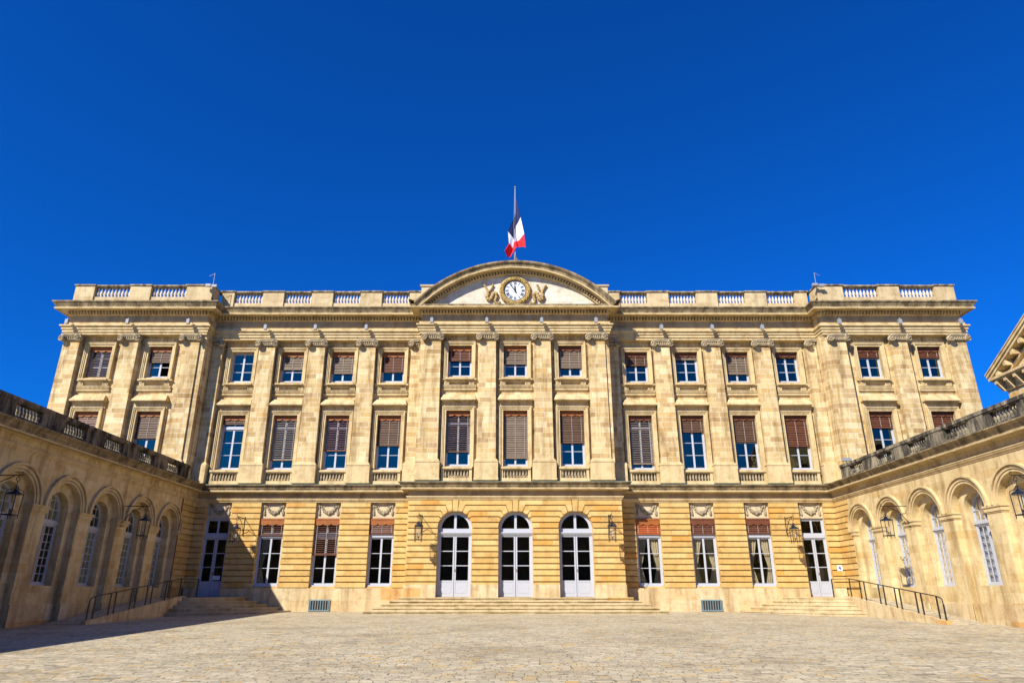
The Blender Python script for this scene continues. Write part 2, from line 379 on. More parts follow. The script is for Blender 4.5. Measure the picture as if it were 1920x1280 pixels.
for sg in (-1, 1):
    mb.box(sg * 5.9 if sg > 0 else -5.95, 5.95 if sg > 0 else -5.9, UC, UM + .5, 7.0, 18.5)
    xs = [x for x in SIDX if x * sg > 0]
    a, b = (-28.4, -19.45) if sg < 0 else (19.45, 28.4)
    wall_rect(mb, a, b, US, US + .5, 3.0, 18.5, [(x - HW, x + HW, ZZ) for x in xs])
    mb.box(*((-19.45, -19.4) if sg < 0 else (19.4, 19.45)), US, UM + .5, 3.0, 18.5)
    mb.box(*((-28.45, -28.4) if sg < 0 else (28.4, 28.45)), US, 53, -.5, 18.5)
pp('upper_wall', mb, M['pale'])
# interior backing (dark rooms)
mb = MB()
mb.box(-28.3, 28.3, 43.2, 43.3, 0.2, 18.4); mb.box(-28.35, 28.35, 42.05, 43.2, 7.0, 7.2); mb.box(-28.35, 28.35, 42.05, 43.2, 12.2, 12.5)
for x in [-24.2, -19.4, -15.9, -12.7, -9.45, -5.8, -1.7, 1.75, 5.8, 9.45, 12.7, 15.9, 19.4, 24.2]: mb.box(x - .05, x + .05, 42.02, 43.2, .2, 18.4)
pp('room_lining', mb, M['dark'])
mb = MB(); mb.box(-28.4, 28.4, 42.0, 53, 18.2, 18.45); mb.box(-28.4, 28.4, 52.7, 53, 0, 18.2); mb.box(-28.4, -19.5, 41.02, 42, 18.2, 18.45); mb.box(19.5, 28.4, 41.02, 42, 18.2, 18.45)
mb.box(-5.85, 5.85, 40.85, 42.0, 18.2, 18.45)
pp('roof_deck', mb, M['roof'])

# -- entablature path (pilaster faces)
EP = [(-28.5, 52), (-28.5, 40.22), (-19.42, 40.22), (-19.42, 41.22), (-5.97, 41.22), (-5.97, 40.02),
      (5.97, 40.02), (5.97, 41.22), (19.42, 41.22), (19.42, 40.22), (28.5, 40.22), (28.5, 52)]
mb = MB()
mb.sweep(EP, [(-.5, 16.43), (0, 16.43), (0, 16.58), (.06, 16.585), (.06, 16.76), (.12, 16.765), (.12, 16.90), (.22, 16.955), (.22, 17.04), (.04, 17.06), (.04, 17.23), (.07, 17.25), (-.5, 17.26)])
pp('architrave', mb, M['trim'])
mb = MB(); mb.sweep(EP, [(-.5, 17.24), (-.12, 17.24), (-.12, 17.80), (-.5, 17.80)])
pp('frieze', mb, M['frieze'])
mb = MB()
mb.sweep(EP, [(-.5, 17.74), (-.1, 17.74), (-.06, 17.79), (0, 17.80), (0, 17.812), (-.13, 17.814), (-.13, 18.0), (.16, 18.02), (.5, 18.03), (.52, 17.99), (.56, 17.99), (.57, 18.06), (.55, 18.08), (-.6, 18.10)])
pp('corona', mb, M['trim']); mb = MB()
CY = [(-.6, 18.082), (.52, 18.082), (.53, 18.20), (.56, 18.22), (.58, 18.28), (.66, 18.38), (.70, 18.42), (.70, 18.49), (-.6, 18.56)]
mb.sweep(EP, CY, [(0, 5), (6, 11)], caps=False)
mb.sweep(EP, [(-.6, 18.082), (.52, 18.082), (.53, 18.22), (-.6, 18.26)], [(5, 6)], caps=False)
# short crown ends that meet the pediment
pp('cornice', mb, M['cornice'])
# dentils
mb = MB()
def dent(path, off, z0, z1, d=.13, pitch=.20, w=.105):
    for (ax, ay), (bx, by) in zip(path, path[1:]):
        l = math.hypot(bx - ax, by - ay); ux, uy = (bx - ax) / l, (by - ay) / l; nx, ny = uy, -ux
        if l > 10 and abs(ux) < .5: continue
        n = int(l / pitch)
        for k in range(n + 1):
            t = (k + .5) * l / (n + 1)
            cx, cy = ax + ux * t, ay + uy * t
            pts = []
            for s_, o in ((-w / 2, off), (w / 2, off), (w / 2, off + d), (-w / 2, off + d)): pts.append((cx + ux * s_ + nx * o, cy + uy * s_ + ny * o))
            i = [mb.pt((*q, z0)) for q in pts] + [mb.pt((*q, z1)) for q in pts]
            for q in ((0, 1, 2, 3), (4, 7, 6, 5), (0, 4, 5, 1), (1, 5, 6, 2), (2, 6, 7, 3), (3, 7, 4, 0)): mb.face([i[k2] for k2 in q])
dent(EP, -.12, 17.815, 17.985, d=.25)
pp('dentil_row', mb, M['trim'])

# -- pilasters
def pil_mesh(w0=1.12, w1=1.02, d=.50, h=7.40):
    m = MB(); m.frustum(-w0 / 2, w0 / 2, -w1 / 2, w1 / 2, 0, d, 0, 0, h); return m
def base_mb(w, d):
    m = MB(); m.sweep([(-w / 2, d), (-w / 2, 0), (w / 2, 0), (w / 2, d)], [(-.05, .20), (.02, .20), (.03, .16), (.08, .14), (.10, .10), (.09, .08), (.12, .05), (.13, 0), (-.05, 0)]); return m
def ped_mb(w, d):
    m = MB(); m.box(-w / 2, w / 2, -.14, d, 0, 1.08); m.sweep([(-w / 2, d), (-w / 2, -.14), (w / 2, -.14), (w / 2, d)], [(-.02, 1.06), (.03, 1.06), (.03, 1.085), (-.02, 1.09)])
    m.sweep([(-w / 2, d), (-w / 2, -.14), (w / 2, -.14), (w / 2, d)], [(-.02, 0), (.025, 0), (.025, .12), (-.02, .13)]); return m
def spiral(mb, cx, y, cz, r0, sgn, yaw):
    pts = []; rr = []
    for k in range(26):
        t = k / 25; a = math.pi / 2 - sgn * 0 + t * 2 * math.pi * 2.1 * sgn; r = r0 * (1 - t) ** .9 + .025
        dx = r * math.cos(a); pts.append((cx + dx * math.cos(yaw), y + dx * math.sin(yaw), cz + r * math.sin(a))); rr.append(.030 * (1 - .45 * t))
    mb.tube(pts, [q * 1.25 for q in rr], 5)
    mb.ball((cx, y - .03, cz), .05)
    # backing drum
    n = 14; a0 = []; a1 = []
    for j in range(n):
        q = 2 * math.pi * j / n; dx = r0 * .98 * math.cos(q); dz = r0 * .98 * math.sin(q)
        a0.append(mb.pt((cx + dx * math.cos(yaw), y + .03 + dx * math.sin(yaw), cz + dz))); a1.append(mb.pt((cx + dx * math.cos(yaw) * .8, y + .3, cz + dz * .9)))
    mb.face(a0)
    for j in range(n): mb.face((a0[j], a0[(j + 1) % n], a1[(j + 1) % n], a1[j]))
def cap_mb(half=None):
    m = MB()
    m.box(-.53, .53, -.04, .3, 0, .05)
    m.box(-.46, .46, -.09, .3, .10, .27)
    for k in range(6): m.ball((-.33 + k * .132, -.12, .20), .055, .06, .08)
    m.tube([(-.46, -.11, .08), (.46, -.11, .08)], .028, 5)
    for k in range(12): m.ball((-.4 + k * .073, -.12, .08), .032, seg=5, rings=3)
    m.box(-.54, .54, -.20, .3, .30, .36)
    m.box(-.62, .62, -.24, .3, .385, .445)
    m.smooth = True
    spiral(m, -.54, -.30, .15, .205, -1, -.28); spiral(m, .54, -.30, .15, .205, 1, .28)
    m.smooth = False
    return m
PM, BM, DM, CM = pil_mesh().mesh('pilaster', M['pale']), base_mb(1.12, .50).mesh('pilaster_base', M['trim']), ped_mb(1.40, .50).mesh('pedestal', M['trim']), cap_mb().mesh('capital', M['cap'])
def pilaster(x, y, w=1.0):
    o = link('pilaster', PM, P, (x, y - 40, 8.58)); o.scale[0] = w
    link('capital', CM, o, (0, 0, 7.40)); link('pilaster_base', BM, o, (0, 0, -.20)); link('pedestal', DM, o, (0, 0, -1.28))
for x in (-15.88, -12.68, -9.44, 9.44, 12.68, 15.88): pilaster(x, 41.25)
for x in (-5.12, -1.69, 1.73, 5.12): pilaster(x, 40.05)
for x in (-27.85, -24.15, -20.3, 20.3, 24.15, 27.85): pilaster(x, 40.25)
# half pilasters in the re-entrant corners
HPM, HBM, HDM = None, None, None
m = MB(); m.frustum(-.34, .34, -.32, .32, 0, .5, 0, 0, 7.40); HPM = m.mesh('pilaster', M['pale'])
HBM = base_mb(.68, .5).mesh('pilaster_base', M['trim'])
m = MB(); m.box(-.44, .44, -.14, .5, 0, 1.08); HDM = m.mesh('pedestal', M['trim'])
def half_cap(sg):
    m = MB(); m.box(-.33, .33, -.03, .2, 0, .05); m.box(-.28, .28, -.06, .2, .10, .26); m.box(-.34, .34, -.20, .3, .30, .36); m.box(-.37, .37, -.24, .3, .385, .445)
    for k in range(4): m.ball((-.2 + k * .132, -.08, .20), .05, .05, .075)
    m.smooth = True; spiral(m, sg * .30, -.30, .15, .205, sg, .28 * sg); return m.mesh('capital', M['cap'])
HC = {1: half_cap(1), -1: half_cap(-1)}
for x, sg in ((-6.32, -1), (6.32, 1), (-19.04, 1), (19.04, -1)):
    o = link('pilaster', HPM, P, (x, 1.25, 8.58)); link('capital', HC[sg], o, (0, 0, 7.40)); link('pilaster_base', HBM, o, (0, 0, -.2)); link('pedestal', HDM, o, (0, 0, -1.28))
# corner strips stepping behind the end pilasters of centre and side pavilions
for sg in (-1, 1):
    for a, b, y in ((5.60, 5.90, 40.16), (19.45, 19.82, 40.36)):
        mb = MB(); x0, x1 = sorted((sg * a, sg * b)); mb.box(x0, x1, y, y + .5, 7.3, 16.45)
        pp('corner_strip', mb, M['pale'])

# -- window surrounds etc
def surround(zb, zt, hood):
    m = MB()
    o1, o2, o3 = HW + .30, HW + .21, HW + .11
    top = 12.05 if hood else 16.44
    if hood:
        for s in (-1, 1):
            x0, x1 = sorted((s * o1, s * o2)); m.box(x0, x1, -.10, .02, zb, top)
        m.box(-o2, o2, -.098, .02, zt + .22, top)
        yv = -.0985
    else: yv = -.002
    for s in (-1, 1):
        x0, x1 = sorted((s * (o2 - .03), s * o3)); m.box(x0, x1, -.18, .02, zb, zt + .19)
        x0, x1 = sorted((s * o3, s * HW)); m.box(x0, x1, -.13, .02, zb, zt + .11)
        x0, x1 = sorted((s * (o2 + .025), s * (o2 - .03))); m.box(x0, x1, -.22, .01, zb, zt + .24)
    m.box(-o3, o3, -.182, .02, zt + .112, zt + .192)
    m.box(-HW, HW, -.132, .02, zt, zt + .111)
    m.box(-o2 + .03, o2 - .03, -.218, .01, zt + .19, zt + .243)
    # radiating lintel joints
    m.m = 1; z0, z1 = zt + .245, top - .01
    for k in range(-4, 5):
        if k == 0: continue
        c = (k - .5 * (1 if k > 0 else -1)) * .215; d = c * (z1 - z0) * .45
        m.quad((c - .008, yv - .002, z0), (c + .008, yv - .002, z0), (c + d + .008, yv - .002, z1), (c + d - .008, yv - .002, z1))
    return m
SU1 = surround(8.12, 11.57, True).mesh('surround', [M['trim'], M['joint']])
SU2 = surround(13.60, 15.76, False).mesh('surround', [M['trim'], M['joint']])
m = MB(); m.frustum(-1.055, 1.055, -.93, .93, -.42, .02, -.12, 12.235, 12.58); m.box(-1.06, 1.06, -.43, .02, 12.15, 12.234); m.box(-1.02, 1.02, -.38, .02, 12.115, 12.149); m.box(-.99, .99, -.20, .02, 12.05, 12.114)
HOOD = m.mesh('hood', M['trim'])
m = MB()
m.sweep([(-.88, .03), (-.88, 0), (.88, 0), (.88, .03)], [(0, 13.60), (.16, 13.60), (.19, 13.58), (.19, 13.50), (.13, 13.48), (.11, 13.40), (.06, 13.36), (0, 13.35)])
m.box(-.86, .86, -.32, .02, 13.50, 13.599)
for s in (-1, 1):
    for k in range(4): x = s * (.64 + k * .085); m.box(x - .025, x + .025, -.16, 0, 13.17, 13.36)
    x0, x1 = sorted((s * .60, s * .93)); m.box(x0, x1, -.10, 0, 13.172, 13.36)
m.box(-1.03, 1.03, -.06, 0, 13.0, 13.14)
for k in range(26): x = -1.0 + k * 2.0 / 25; m.box(x - .022, x + .022, -.15, -.05, 13.00, 13.14)
m.sweep([(-.93, .03), (-.93, 0), (.93, 0), (.93, .03)], [(0, 12.78), (.05, 12.79), (.12, 12.86), (.13, 12.95), (.10, 12.97), (0, 13.0)])
m.box(-1.04, 1.04, -.17, 0, 13.14, 13.17)
SILL = m.mesh('window_sill', M['trim'])
BALP = [(.045, 0), (.045, .03), (.03, .05), (.06, .13), (.07, .18), (.055, .26), (.025, .36), (.03, .40), (.045, .43), (.045, .47)]
def bal_profile(h, r=1.0): return [(a * r, b / .47 * h) for a, b in BALP]
m = MB()
m.box(-.91, .91, -.30, -.0, 7.28, 7.47); m.box(-.91, .91, -.36, 0, 8.0, 8.12); m.box(-.905, .905, -.32, 0, 7.955, 8.0)
for s in (-1, 1): x0, x1 = sorted((s * .90, s * .74)); m.box(x0, x1, -.28, 0, 7.47, 7.955)
APR = m.mesh('apron_rail', M['trim'])
m = MB(); m.smooth = True
for k in range(8): m.lathe([(r, z + 7.47) for r, z in bal_profile(.485)], -.64 + k * 1.28 / 7, -.20, 7)
APB = m.mesh('balusters', M['relief'])

# -- timber windows
def casement(mb, x0, x1, z0, z1, rows, y, fr=.07, bar=.032, d=.05, split=True):
    """two-leaf casement between x0..x1; returns list of pane rects"""
    panes = []
    mb.box(x0, x0 + fr, y, y + d, z0, z1); mb.box(x1 - fr, x1, y, y + d, z0, z1)
    mb.box(x0 + fr, x1 - fr, y, y + d, z0, z0 + fr * 1.3); mb.box(x0 + fr, x1 - fr, y, y + d, z1 - fr, z1)
    xm = (x0 + x1) / 2; st = .055 if split else .02
    mb.box(xm - st, xm + st, y - .012, y + d, z0 + fr * 1.3, z1 - fr)
    za, zb = z0 + fr * 1.3, z1 - fr; h = (zb - za) / rows
    for k in range(1, rows):
        zz = za + k * h
        mb.box(x0 + fr, xm - st, y + .008, y + d, zz - bar / 2, zz + bar / 2); mb.box(xm + st, x1 - fr, y + .008, y + d, zz - bar / 2, zz + bar / 2)
    for k in range(rows):
        for a, b in ((x0 + fr, xm - st), (xm + st, x1 - fr)): panes.append((a, b, za + k * h, za + (k + 1) * h))
    return panes
def panes_mb(panes, y):
    m = MB()
    for a, b, c, d in panes:
        t = [random.uniform(-.004, .004) for _ in range(2)]
        m.quad((a, y - t[0] - t[1], c), (b, y + t[0] - t[1], c), (b, y + t[0] + t[1], d), (a, y - t[0] + t[1], d))
    return m
def blind_mb(x0, x1, zt, zb, y, style):
    m = MB(); z = zt; k = 0
    while z > zb + .03:
        j = random.uniform(-.006, .006); a = random.uniform(-.006, .006)
        if style == 'open': m.box(x0, x1, y - .025 + j, y + .02 + j, z - .042 + a, z - .010 + a); p = .112
        elif style == 'half': m.frustum(x0, x1, x0, x1, y - .035 + j, y + .01, y - .005 + j, z - .078 + a, z - .004); p = .112
        else: m.frustum(x0, x1, x0, x1, y - .045 + j, y + .01, y - .002 + j, z - .104 + a, z - .002); p = .108
        z -= p
    m.box(x0, x1, y - .03, y + .015, zb - .07, zb + .01)
    m.m = 1
    for f in (.1, .5, .9):
        x = x0 + (x1 - x0) * f; m.box(x - .007, x + .007, y - .055, y - .043, zb, zt)
    return m
def valance_mb(x0, x1, zt, h, y):
    n = 18; top = [(x0, zt), (x1, zt)]; bot = []
    for k in range(n + 1):
        t = k / n; s = abs(math.sin(t * math.pi * 3)) ** .6; bot.append((x1 - (x1 - x0) * t, zt - h + .08 - .09 * s))
    m = MB(); m.prism(top + bot, y - .02, y + .02); m.box(x0, x1, y - .035, y - .02, zt - .10, zt - .07); return m
def curtain_mb(x0, x1, z0, z1, y, side):
    m = MB(); m.smooth = True; n = 14; rows = 10; g = []
    for r in range(rows + 1):
        t = r / rows; z = z0 + (z1 - z0) * t
        tie = .35 + .65 * min(1, abs(t - .38) / .6)
        w = (x1 - x0) * .46 * tie; ring = []
        for k in range(n + 1):
            q = k / n; xx = q * w
            ring.append(m.pt(((x0 + xx) if side < 0 else (x1 - xx), y + .05 * math.sin(q * 24 + t), z)))
        g.append(ring)
    for a, b in zip(g, g[1:]):
        for k in range(n): m.face((a[k], a[k + 1], b[k + 1], b[k]))
    return m
def add_blind(win, x, zt, zb, frac, y, style, vh=.30, vmat='valance'):
    a, b = x - HW + .01, x + HW - .01
    if vh: part('valance', valance_mb(a, b, zt - .005, vh, y - .06), M[vmat], win)
    if frac > 0:
        bt = zt - vh * .7; bb = zt - (zt - zb) * frac + .07
        mat = {'open': 'slatlight', 'half': 'slatlight', 'brown': 'slat', 'red': 'slatred', 'orange': 'slatorange', 'seered': 'slatred', 'seebrown': 'slat'}[style]
        st = {'open': 'open', 'half': 'half', 'seered': 'open', 'seebrown': 'open'}.get(style, 'closed')
        part('blind', blind_mb(a + .01, b - .01, bt, bb, y, st), [M[mat], M['cord']], win)
def upper_window(x, wy, floor, frac, style, vmat='valance', vh=.30, curtain=False, ajar=False):
    y = wy + .22
    mb = MB(); z0, z1 = (8.2, 11.57) if floor == 1 else (13.74, 15.76)
    a, b = x - HW, x + HW
    mb.box(a, a + .05, y, y + .12, z0, z1); mb.box(b - .05, b, y, y + .12, z0, z1); mb.box(a + .05, b - .05, y, y + .12, z1 - .05, z1); mb.box(a + .05, b - .05, y - .05, y + .12, z0, z0 + .06)
    panes = []
    if floor == 1:
        mb.box(a + .05, b - .05, y - .03, y + .12, 10.72, 10.86)
        panes += casement(mb, a + .05, b - .05, z0 + .06, 10.72, 3, y + .03)
        panes += casement(mb, a + .05, b - .05, 10.86, z1 - .05, 1, y + .03, fr=.05)
    else: panes += casement(mb, a + .05, b - .05, z0 + .06, z1 - .05, 3, y + .03)
    if ajar: panes = [q for q in panes if q[0] < x or q[2] > z0 + 1.3]
    win = pp('window', mb, M['paint'])
    part('pane', panes_mb(panes, y + .055), M['glass'], win)
    # stone dressings
    link('surround', SU1 if floor == 1 else SU2, win, (x, wy, 0))
    if floor == 1:
        link('hood', HOOD, win, (x, wy, 0)); link('apron_rail', APR, win, (x, wy, 0)); link('balusters', APB, win, (x, wy, 0))
    else: link('window_sill', SILL, win, (x, wy, 0))
    if vh or frac: add_blind(win, x, z1, z0, frac, y - .06, style, vh, vmat)
    return win
W1 = {-17.52: (.16, 'brown'), -14.3: (.83, 'open'), -11.05: (.66, 'seered'), -7.82: (.565, 'brown'), 7.82: (.90, 'open'), 11.05: (.31, 'brown'), 14.3: (.49, 'brown'), 17.52: (.575, 'red')}
W2 = {-17.52: (0, None), -14.3: (.57, 'half'), -11.05: (.70, 'half'), -7.82: (.65, 'red'), 7.82: (.44, 'brown'), 11.05: (.24, 'half'), 14.3: (.72, 'half'), 17.52: (.18, 'brown')}
for x in MAINX:
    f, s = W1[x]; upper_window(x, UM, 1, f, s, 'valance' if x < 0 else 'valdark')
    f, s = W2[x]; upper_window(x, UM, 2, f, s, 'valance' if x < 0 else 'valdark', vh=0 if s is None else .30)
for x, f1, s1, f2, s2 in ((CENX[0], .75, 'seebrown', .48, 'red'), (CENX[1], .86, 'half', .58, 'half'), (CENX[2], .59, 'brown', .71, 'half')):
    upper_window(x, UC, 1, f1, s1); upper_window(x, UC, 2, f2, s2, 'valance' if x < 3 else 'valdark')
for x, f1, s1, f2, s2 in ((SIDX[0], .92, 'red', .99, 'seebrown'), (SIDX[1], .49, 'brown', .50, 'brown'), (SIDX[2], .30, 'red', .33, 'red'), (SIDX[3], .30, 'red', .34, 'red')):
    upper_window(x, US, 1, f1, s1, 'valance' if x < 0 else 'valdark'); upper_window(x, US, 2, f2, s2, 'valance' if x < 0 else 'valdark', ajar=(x == SIDX[1]))

# -- ground floor walls: rusticated courses
CR = .32; ZT = 6.22; NC = 15
def course_z(k): return ZT - (k + 1) * CR, ZT - k * CR      # bottom, top
GR = .031
_OPEN = [(x - HW, x + HW, (.94 if abs(x) > 17 else 1.50), 5.30) for x in MAINX]
for sg in (-1, 1):
    mb = MB()
    xs = [x for x in MAINX if x * sg > 0]
    a, b = (-18.9, -6.1) if sg < 0 else (6.1, 18.9)
    wall_rect(mb, a, b, GM + .12, GM + .5, -.5, 7.15, [(x - HW, x + HW, [((.94 if abs(x) > 17 else 1.50), 6.195)]) for x in xs])
    # blocks
    edges = [a + .0] + sum([[x - HW, x + HW] for x in xs], []) + [b]
    for k in range(NC):
        zb, zt = course_z(k)
        for i in range(0, len(edges), 2): mb.box(edges[i], edges[i + 1], GM, GM + .13, zb + GR, zt - GR)
    # rusticated wing return at the corner
    for k in range(NC):
        zb, zt = course_z(k); x0, x1 = sorted((sg * 18.9, sg * 19.0)); mb.box(x0, x1, 39.62, GM + .13, zb + GR, zt - GR)
    x0, x1 = sorted((sg * 18.99, sg * 19.4)); mb.box(x0, x1, 39.60, 41.9, -.5, 7.15)
    pp('ground_floor_wall', mb, M['gold'])
# centre ground floor with arches
mb = MB()
AR, AZ = .97, 4.60
xl, xr = -6.15, 6.15
def arch_wall(mb, s0, s1, d0, d1, z0, z1, holes, seg=20):
    """holes (centre, half, sill, spring, radius==half)"""
    s = s0
    for c, h, sill, spr in holes:
        mb.box(s, c - h, d0, d1, z0, z1)
        if sill > z0: mb.box(c - h, c + h, d0, d1, z0, sill)
        pts = [(c + h * math.cos(math.pi - math.pi * k / seg), spr + h * math.sin(math.pi * k / seg)) for k in range(seg + 1)]
        for p, q in zip(pts, pts[1:]):
            mb.prism([(p[0], p[1]), (q[0], q[1]), (q[0], z1), (p[0], z1)], d0, d1)
        s = c + h
    mb.box(s, s1, d0, d1, z0, z1)
arch_wall(mb, xl + .05, xr - .05, GC + .12, GC + .55, -.5, 7.15, [(x, AR, .94, AZ) for x in CENX])
mb.box(xl + .051, xl + .3, GC + .5, GM + .3, -.5, 7.15); mb.box(xr - .3, xr - .051, GC + .5, GM + .3, -.5, 7.15)
# courses below springing and block polygons above
def ang_pt(c, r, x_sign, z):
    return None
JZ = [ZT - k * CR for k in range(NC + 1)]
zones = []
bounds = [xl] + CENX + [xr]
def arch_x(z, r=AR + .03):
    return math.sqrt(max(0, r * r - (z - AZ) ** 2)) if z > AZ else r - .03
BEND = {1: (.56, .42, .95), 2: (.83, .70, .77), 3: (.93, .84, .58)}   # joint index -> bend dx, arch dx, arch dz
def side_poly(k, s):
    """right-hand boundary offsets (dx from arch centre, z) of the block between joint k (top) and k+1 (bottom), for the side s"""
    top, bot = JZ[k] - GR, JZ[k + 1] + GR
    if k >= 4: return [(arch_x(min(top, 9)) if top > AZ else AR, top), (AR if bot <= AZ else arch_x(bot), bot)]
    pts = []
    if k == 0: pts += [(.215, top), (.16, AZ + math.sqrt(1 - .16 ** 2))]
    else:
        bx, ax, az = BEND[k]; pts += [(bx + .0, top), (ax + .02, AZ + az - .02)]
    if k + 1 in BEND: bx, ax, az = BEND[k + 1]; tx = ax - .01; tz = AZ + az + .035; tail = [(ax - .0, tz), (bx + .0, bot)]
    else: tx, tz = arch_x(bot), bot; tail = [(tx, bot)]
    # arc between
    a0 = math.atan2(pts[-1][1] - AZ, pts[-1][0]); a1 = math.atan2(tail[0][1] - AZ, tail[0][0])
    for i in range(1, 5):
        a = a0 + (a1 - a0) * i / 5; pts.append((1.0 * math.cos(a), AZ + 1.0 * math.sin(a)))
    return pts + tail
for i in range(4):
    L, Rr = bounds[i], bounds[i + 1]
    for k in range(NC):
        top, bot = JZ[k] - GR, JZ[k + 1] + GR
        left = [(L, top), (L, bot)] if i == 0 else [(L + dx, z) for dx, z in side_poly(k, 1)]
        right = [(Rr, top), (Rr, bot)] if i == 3 else [(Rr - dx, z) for dx, z in side_poly(k, -1)]
        poly = left[::-1] + right                # bottom-left up, then right top down
        mb.prism(poly, GC, GC + .13)
for x in CENX: mb.prism([(x - .13, AZ + .96), (x + .13, AZ + .96), (x + .18, ZT - .01), (x - .18, ZT - .01)], GC - .015, GC + .09)
for sg in (-1, 1):      # returns of the projecting centre
    for k in range(NC):
        zb, zt = course_z(k); x0, x1 = sorted((sg * 6.15, sg * 6.08)); mb.box(x0, x1, GC + .131, GM + .1, zb + GR, zt - GR)
pp('arcaded_ground_wall', mb, M['gold'])
# plinths
mb = MB()
PP = [(-18.9, 39.6), (-18.9, GM - .03), (-6.18, GM - .03), (-6.18, GC - .03), (6.18, GC - .03), (6.18, GM - .03), (18.9, GM - .03), (18.9, 39.6)]
def plinth_seg(x0, x1, y, gaps, zt):
    x = x0
    for a, b in gaps: mb.box(x, a, y, y + .12, -.5, zt); x = b
    mb.box(x, x1, y, y + .12, -.5, zt)
plinth_seg(-18.88, -6.0, GM - .045, [(-17.52 - HW, -17.52 + HW)], 1.415)
pp('plinth', mb, M['plinth']); mb = MB()
plinth_seg(6.0, 18.88, GM - .045, [(17.52 - HW, 17.52 + HW)], 1.415)
pp('plinth', mb, M['plinth']); mb = MB()
_e = [-6.19] + sum([[x - AR, x + AR] for x in CENX], []) + [6.19]
for k in range(0, 8, 2):
    mb = MB(); mb.box(_e[k], _e[k + 1], GC - .04, GC + .08, -.5, 1.60); pp('plinth', mb, M['plinth'])
mb = MB()
for sg in (-1, 1): x0, x1 = sorted((sg * 6.19, sg * 6.05)); mb.box(x0, x1, GC + .081, GM, -.5, 1.598)
pp('plinth', mb, M['plinth'])
# string course + cornice above ground floor
GP = [(-18.9, -14), (-18.9, GM), (-6.15, GM), (-6.15, GC), (6.15, GC), (6.15, GM), (18.9, GM), (18.9, -14)]
STR = [(-.2, 6.2), (.03, 6.2), (.04, 6.24), (.09, 6.29), (.10, 6.33), (.13, 6.36), (.13, 6.41), (-.2, 6.43)]
FRZ = [(-.2, 6.42), (.02, 6.42), (.02, 6.74), (-.2, 6.74)]
GCO = [(-.2, 6.83), (.37, 6.83), (.38, 6.93), (.42, 6.95), (.44, 7.02), (.53, 7.10), (.56, 7.12), (.56, 7.17), (-.5, 7.30)]
GBD = [(-.2, 6.72), (.04, 6.72), (.09, 6.76), (.12, 6.78), (.36, 6.79), (.37, 6.76), (.41, 6.76), (.42, 6.81), (.40, 6.828), (-.2, 6.828)]
mb = MB(); mb.sweep(GP, STR, [(1, 6)]); pp('string_course', mb, M['trim'])
mb = MB(); mb.sweep(GP, FRZ, [(1, 6)]); pp('ground_frieze', mb, M['frieze'])
mb = MB(); mb.sweep(GP, GCO, [(1, 6)]); pp('ground_cornice', mb, M['cornice'])
mb = MB(); mb.sweep(GP, GBD, [(1, 6)]); pp('ground_corona', mb, M['trim'])
mb = MB(); mb.sweep(GP, [(-.45, 7.302), (.52, 7.184), (.575, 7.176), (.575, 7.155)], [(1, 6)], caps=False); pp('lead_flashing', mb, M['lead'])

# festoon panels
def festoon():
    m = MB(); m.box(-HW, HW, .20, .50, 5.30, 6.197); rnd = random.Random(3)
    m.box(-HW, HW, .185, .21, 5.30, 5.36); m.m = 1
    for k in range(34):
        t = k / 33; x = -.46 + .92 * t; zz = 6.02 - .42 * (1 - (2 * t - 1) ** 2) ** .9; r = .038 + .05 * math.sin(math.pi * t)
        for j in range(3): m.ball((x + rnd.uniform(-.02, .02), (.17) + rnd.uniform(-.03, .02), zz + rnd.uniform(-.06, .06)), r * rnd.uniform(.7, 1.2), seg=5, rings=3)
    for s in (-1, 1):
        for k in range(16):
            zz = 6.08 - k * .038; r = .035 + (.035 if k > 10 else 0) + (.03 if k < 3 else 0)
            m.ball((s * (.55 + rnd.uniform(-.03, .03)), .17, zz), r, seg=5, rings=3)
        for k in range(6): a = k * 1.05; m.ball((s * .50 + .10 * math.cos(a), .16, 6.0 + .08 * math.sin(a)), .042, seg=5, rings=3)
        for k in range(5): m.ball((s * (.28 + .03 * k), .17, 5.98 - .02 * k + .05 * math.sin(k * 2)), .032, seg=5, rings=3)
    return m.mesh('festoon', [M['para'], M['relief']])
FES = festoon()
for x in MAINX: link('festoon', FES, P, (x, GM - 40, 0))

# ground windows
def ground_window(x, frac, style, curtain, vmat='valance', cur_mat='curtain'):
    y = GM + .27; a, b = x - HW, x + HW; z0, z1 = 1.5, 5.3; mb = MB()
    mb.box(a, a + .06, y, y + .12, z0, z1); mb.box(b - .06, b, y, y + .12, z0, z1); mb.box(a + .06, b - .06, y, y + .12, z1 - .06, z1); mb.box(a + .06, b - .06, y - .07, y + .12, z0, z0 + .08)
    mb.box(a + .06, b - .06, y - .04, y + .12, 4.22, 4.40)
    pn = casement(mb, a + .06, b - .06, z0 + .08, 4.22, 3, y + .03, fr=.08) + casement(mb, a + .06, b - .06, 4.40, z1 - .06, 1, y + .03, fr=.06)
    w = pp('window', mb, M['paint'])
    part('pane', panes_mb(pn, y + .055), M['glassl'], w)
    if frac: add_blind(w, x, z1, z0, frac, y - .09, style, .40, vmat)
    if curtain:
        for s in curtain: part('curtain', curtain_mb(a + .1, b - .1, 1.6, 4.2, y + .22, s), M[cur_mat], w)
ground_window(-14.3, .26, 'seered', (-1,)); ground_window(-11.05, .55, 'seered', ()); ground_window(-7.82, .24, 'red', ())
ground_window(7.82, .245, 'orange', (-1, 1)); ground_window(11.05, .245, 'red', (-1, 1), 'valdark'); ground_window(14.3, .235, 'red', (-1, 1), 'valdark')
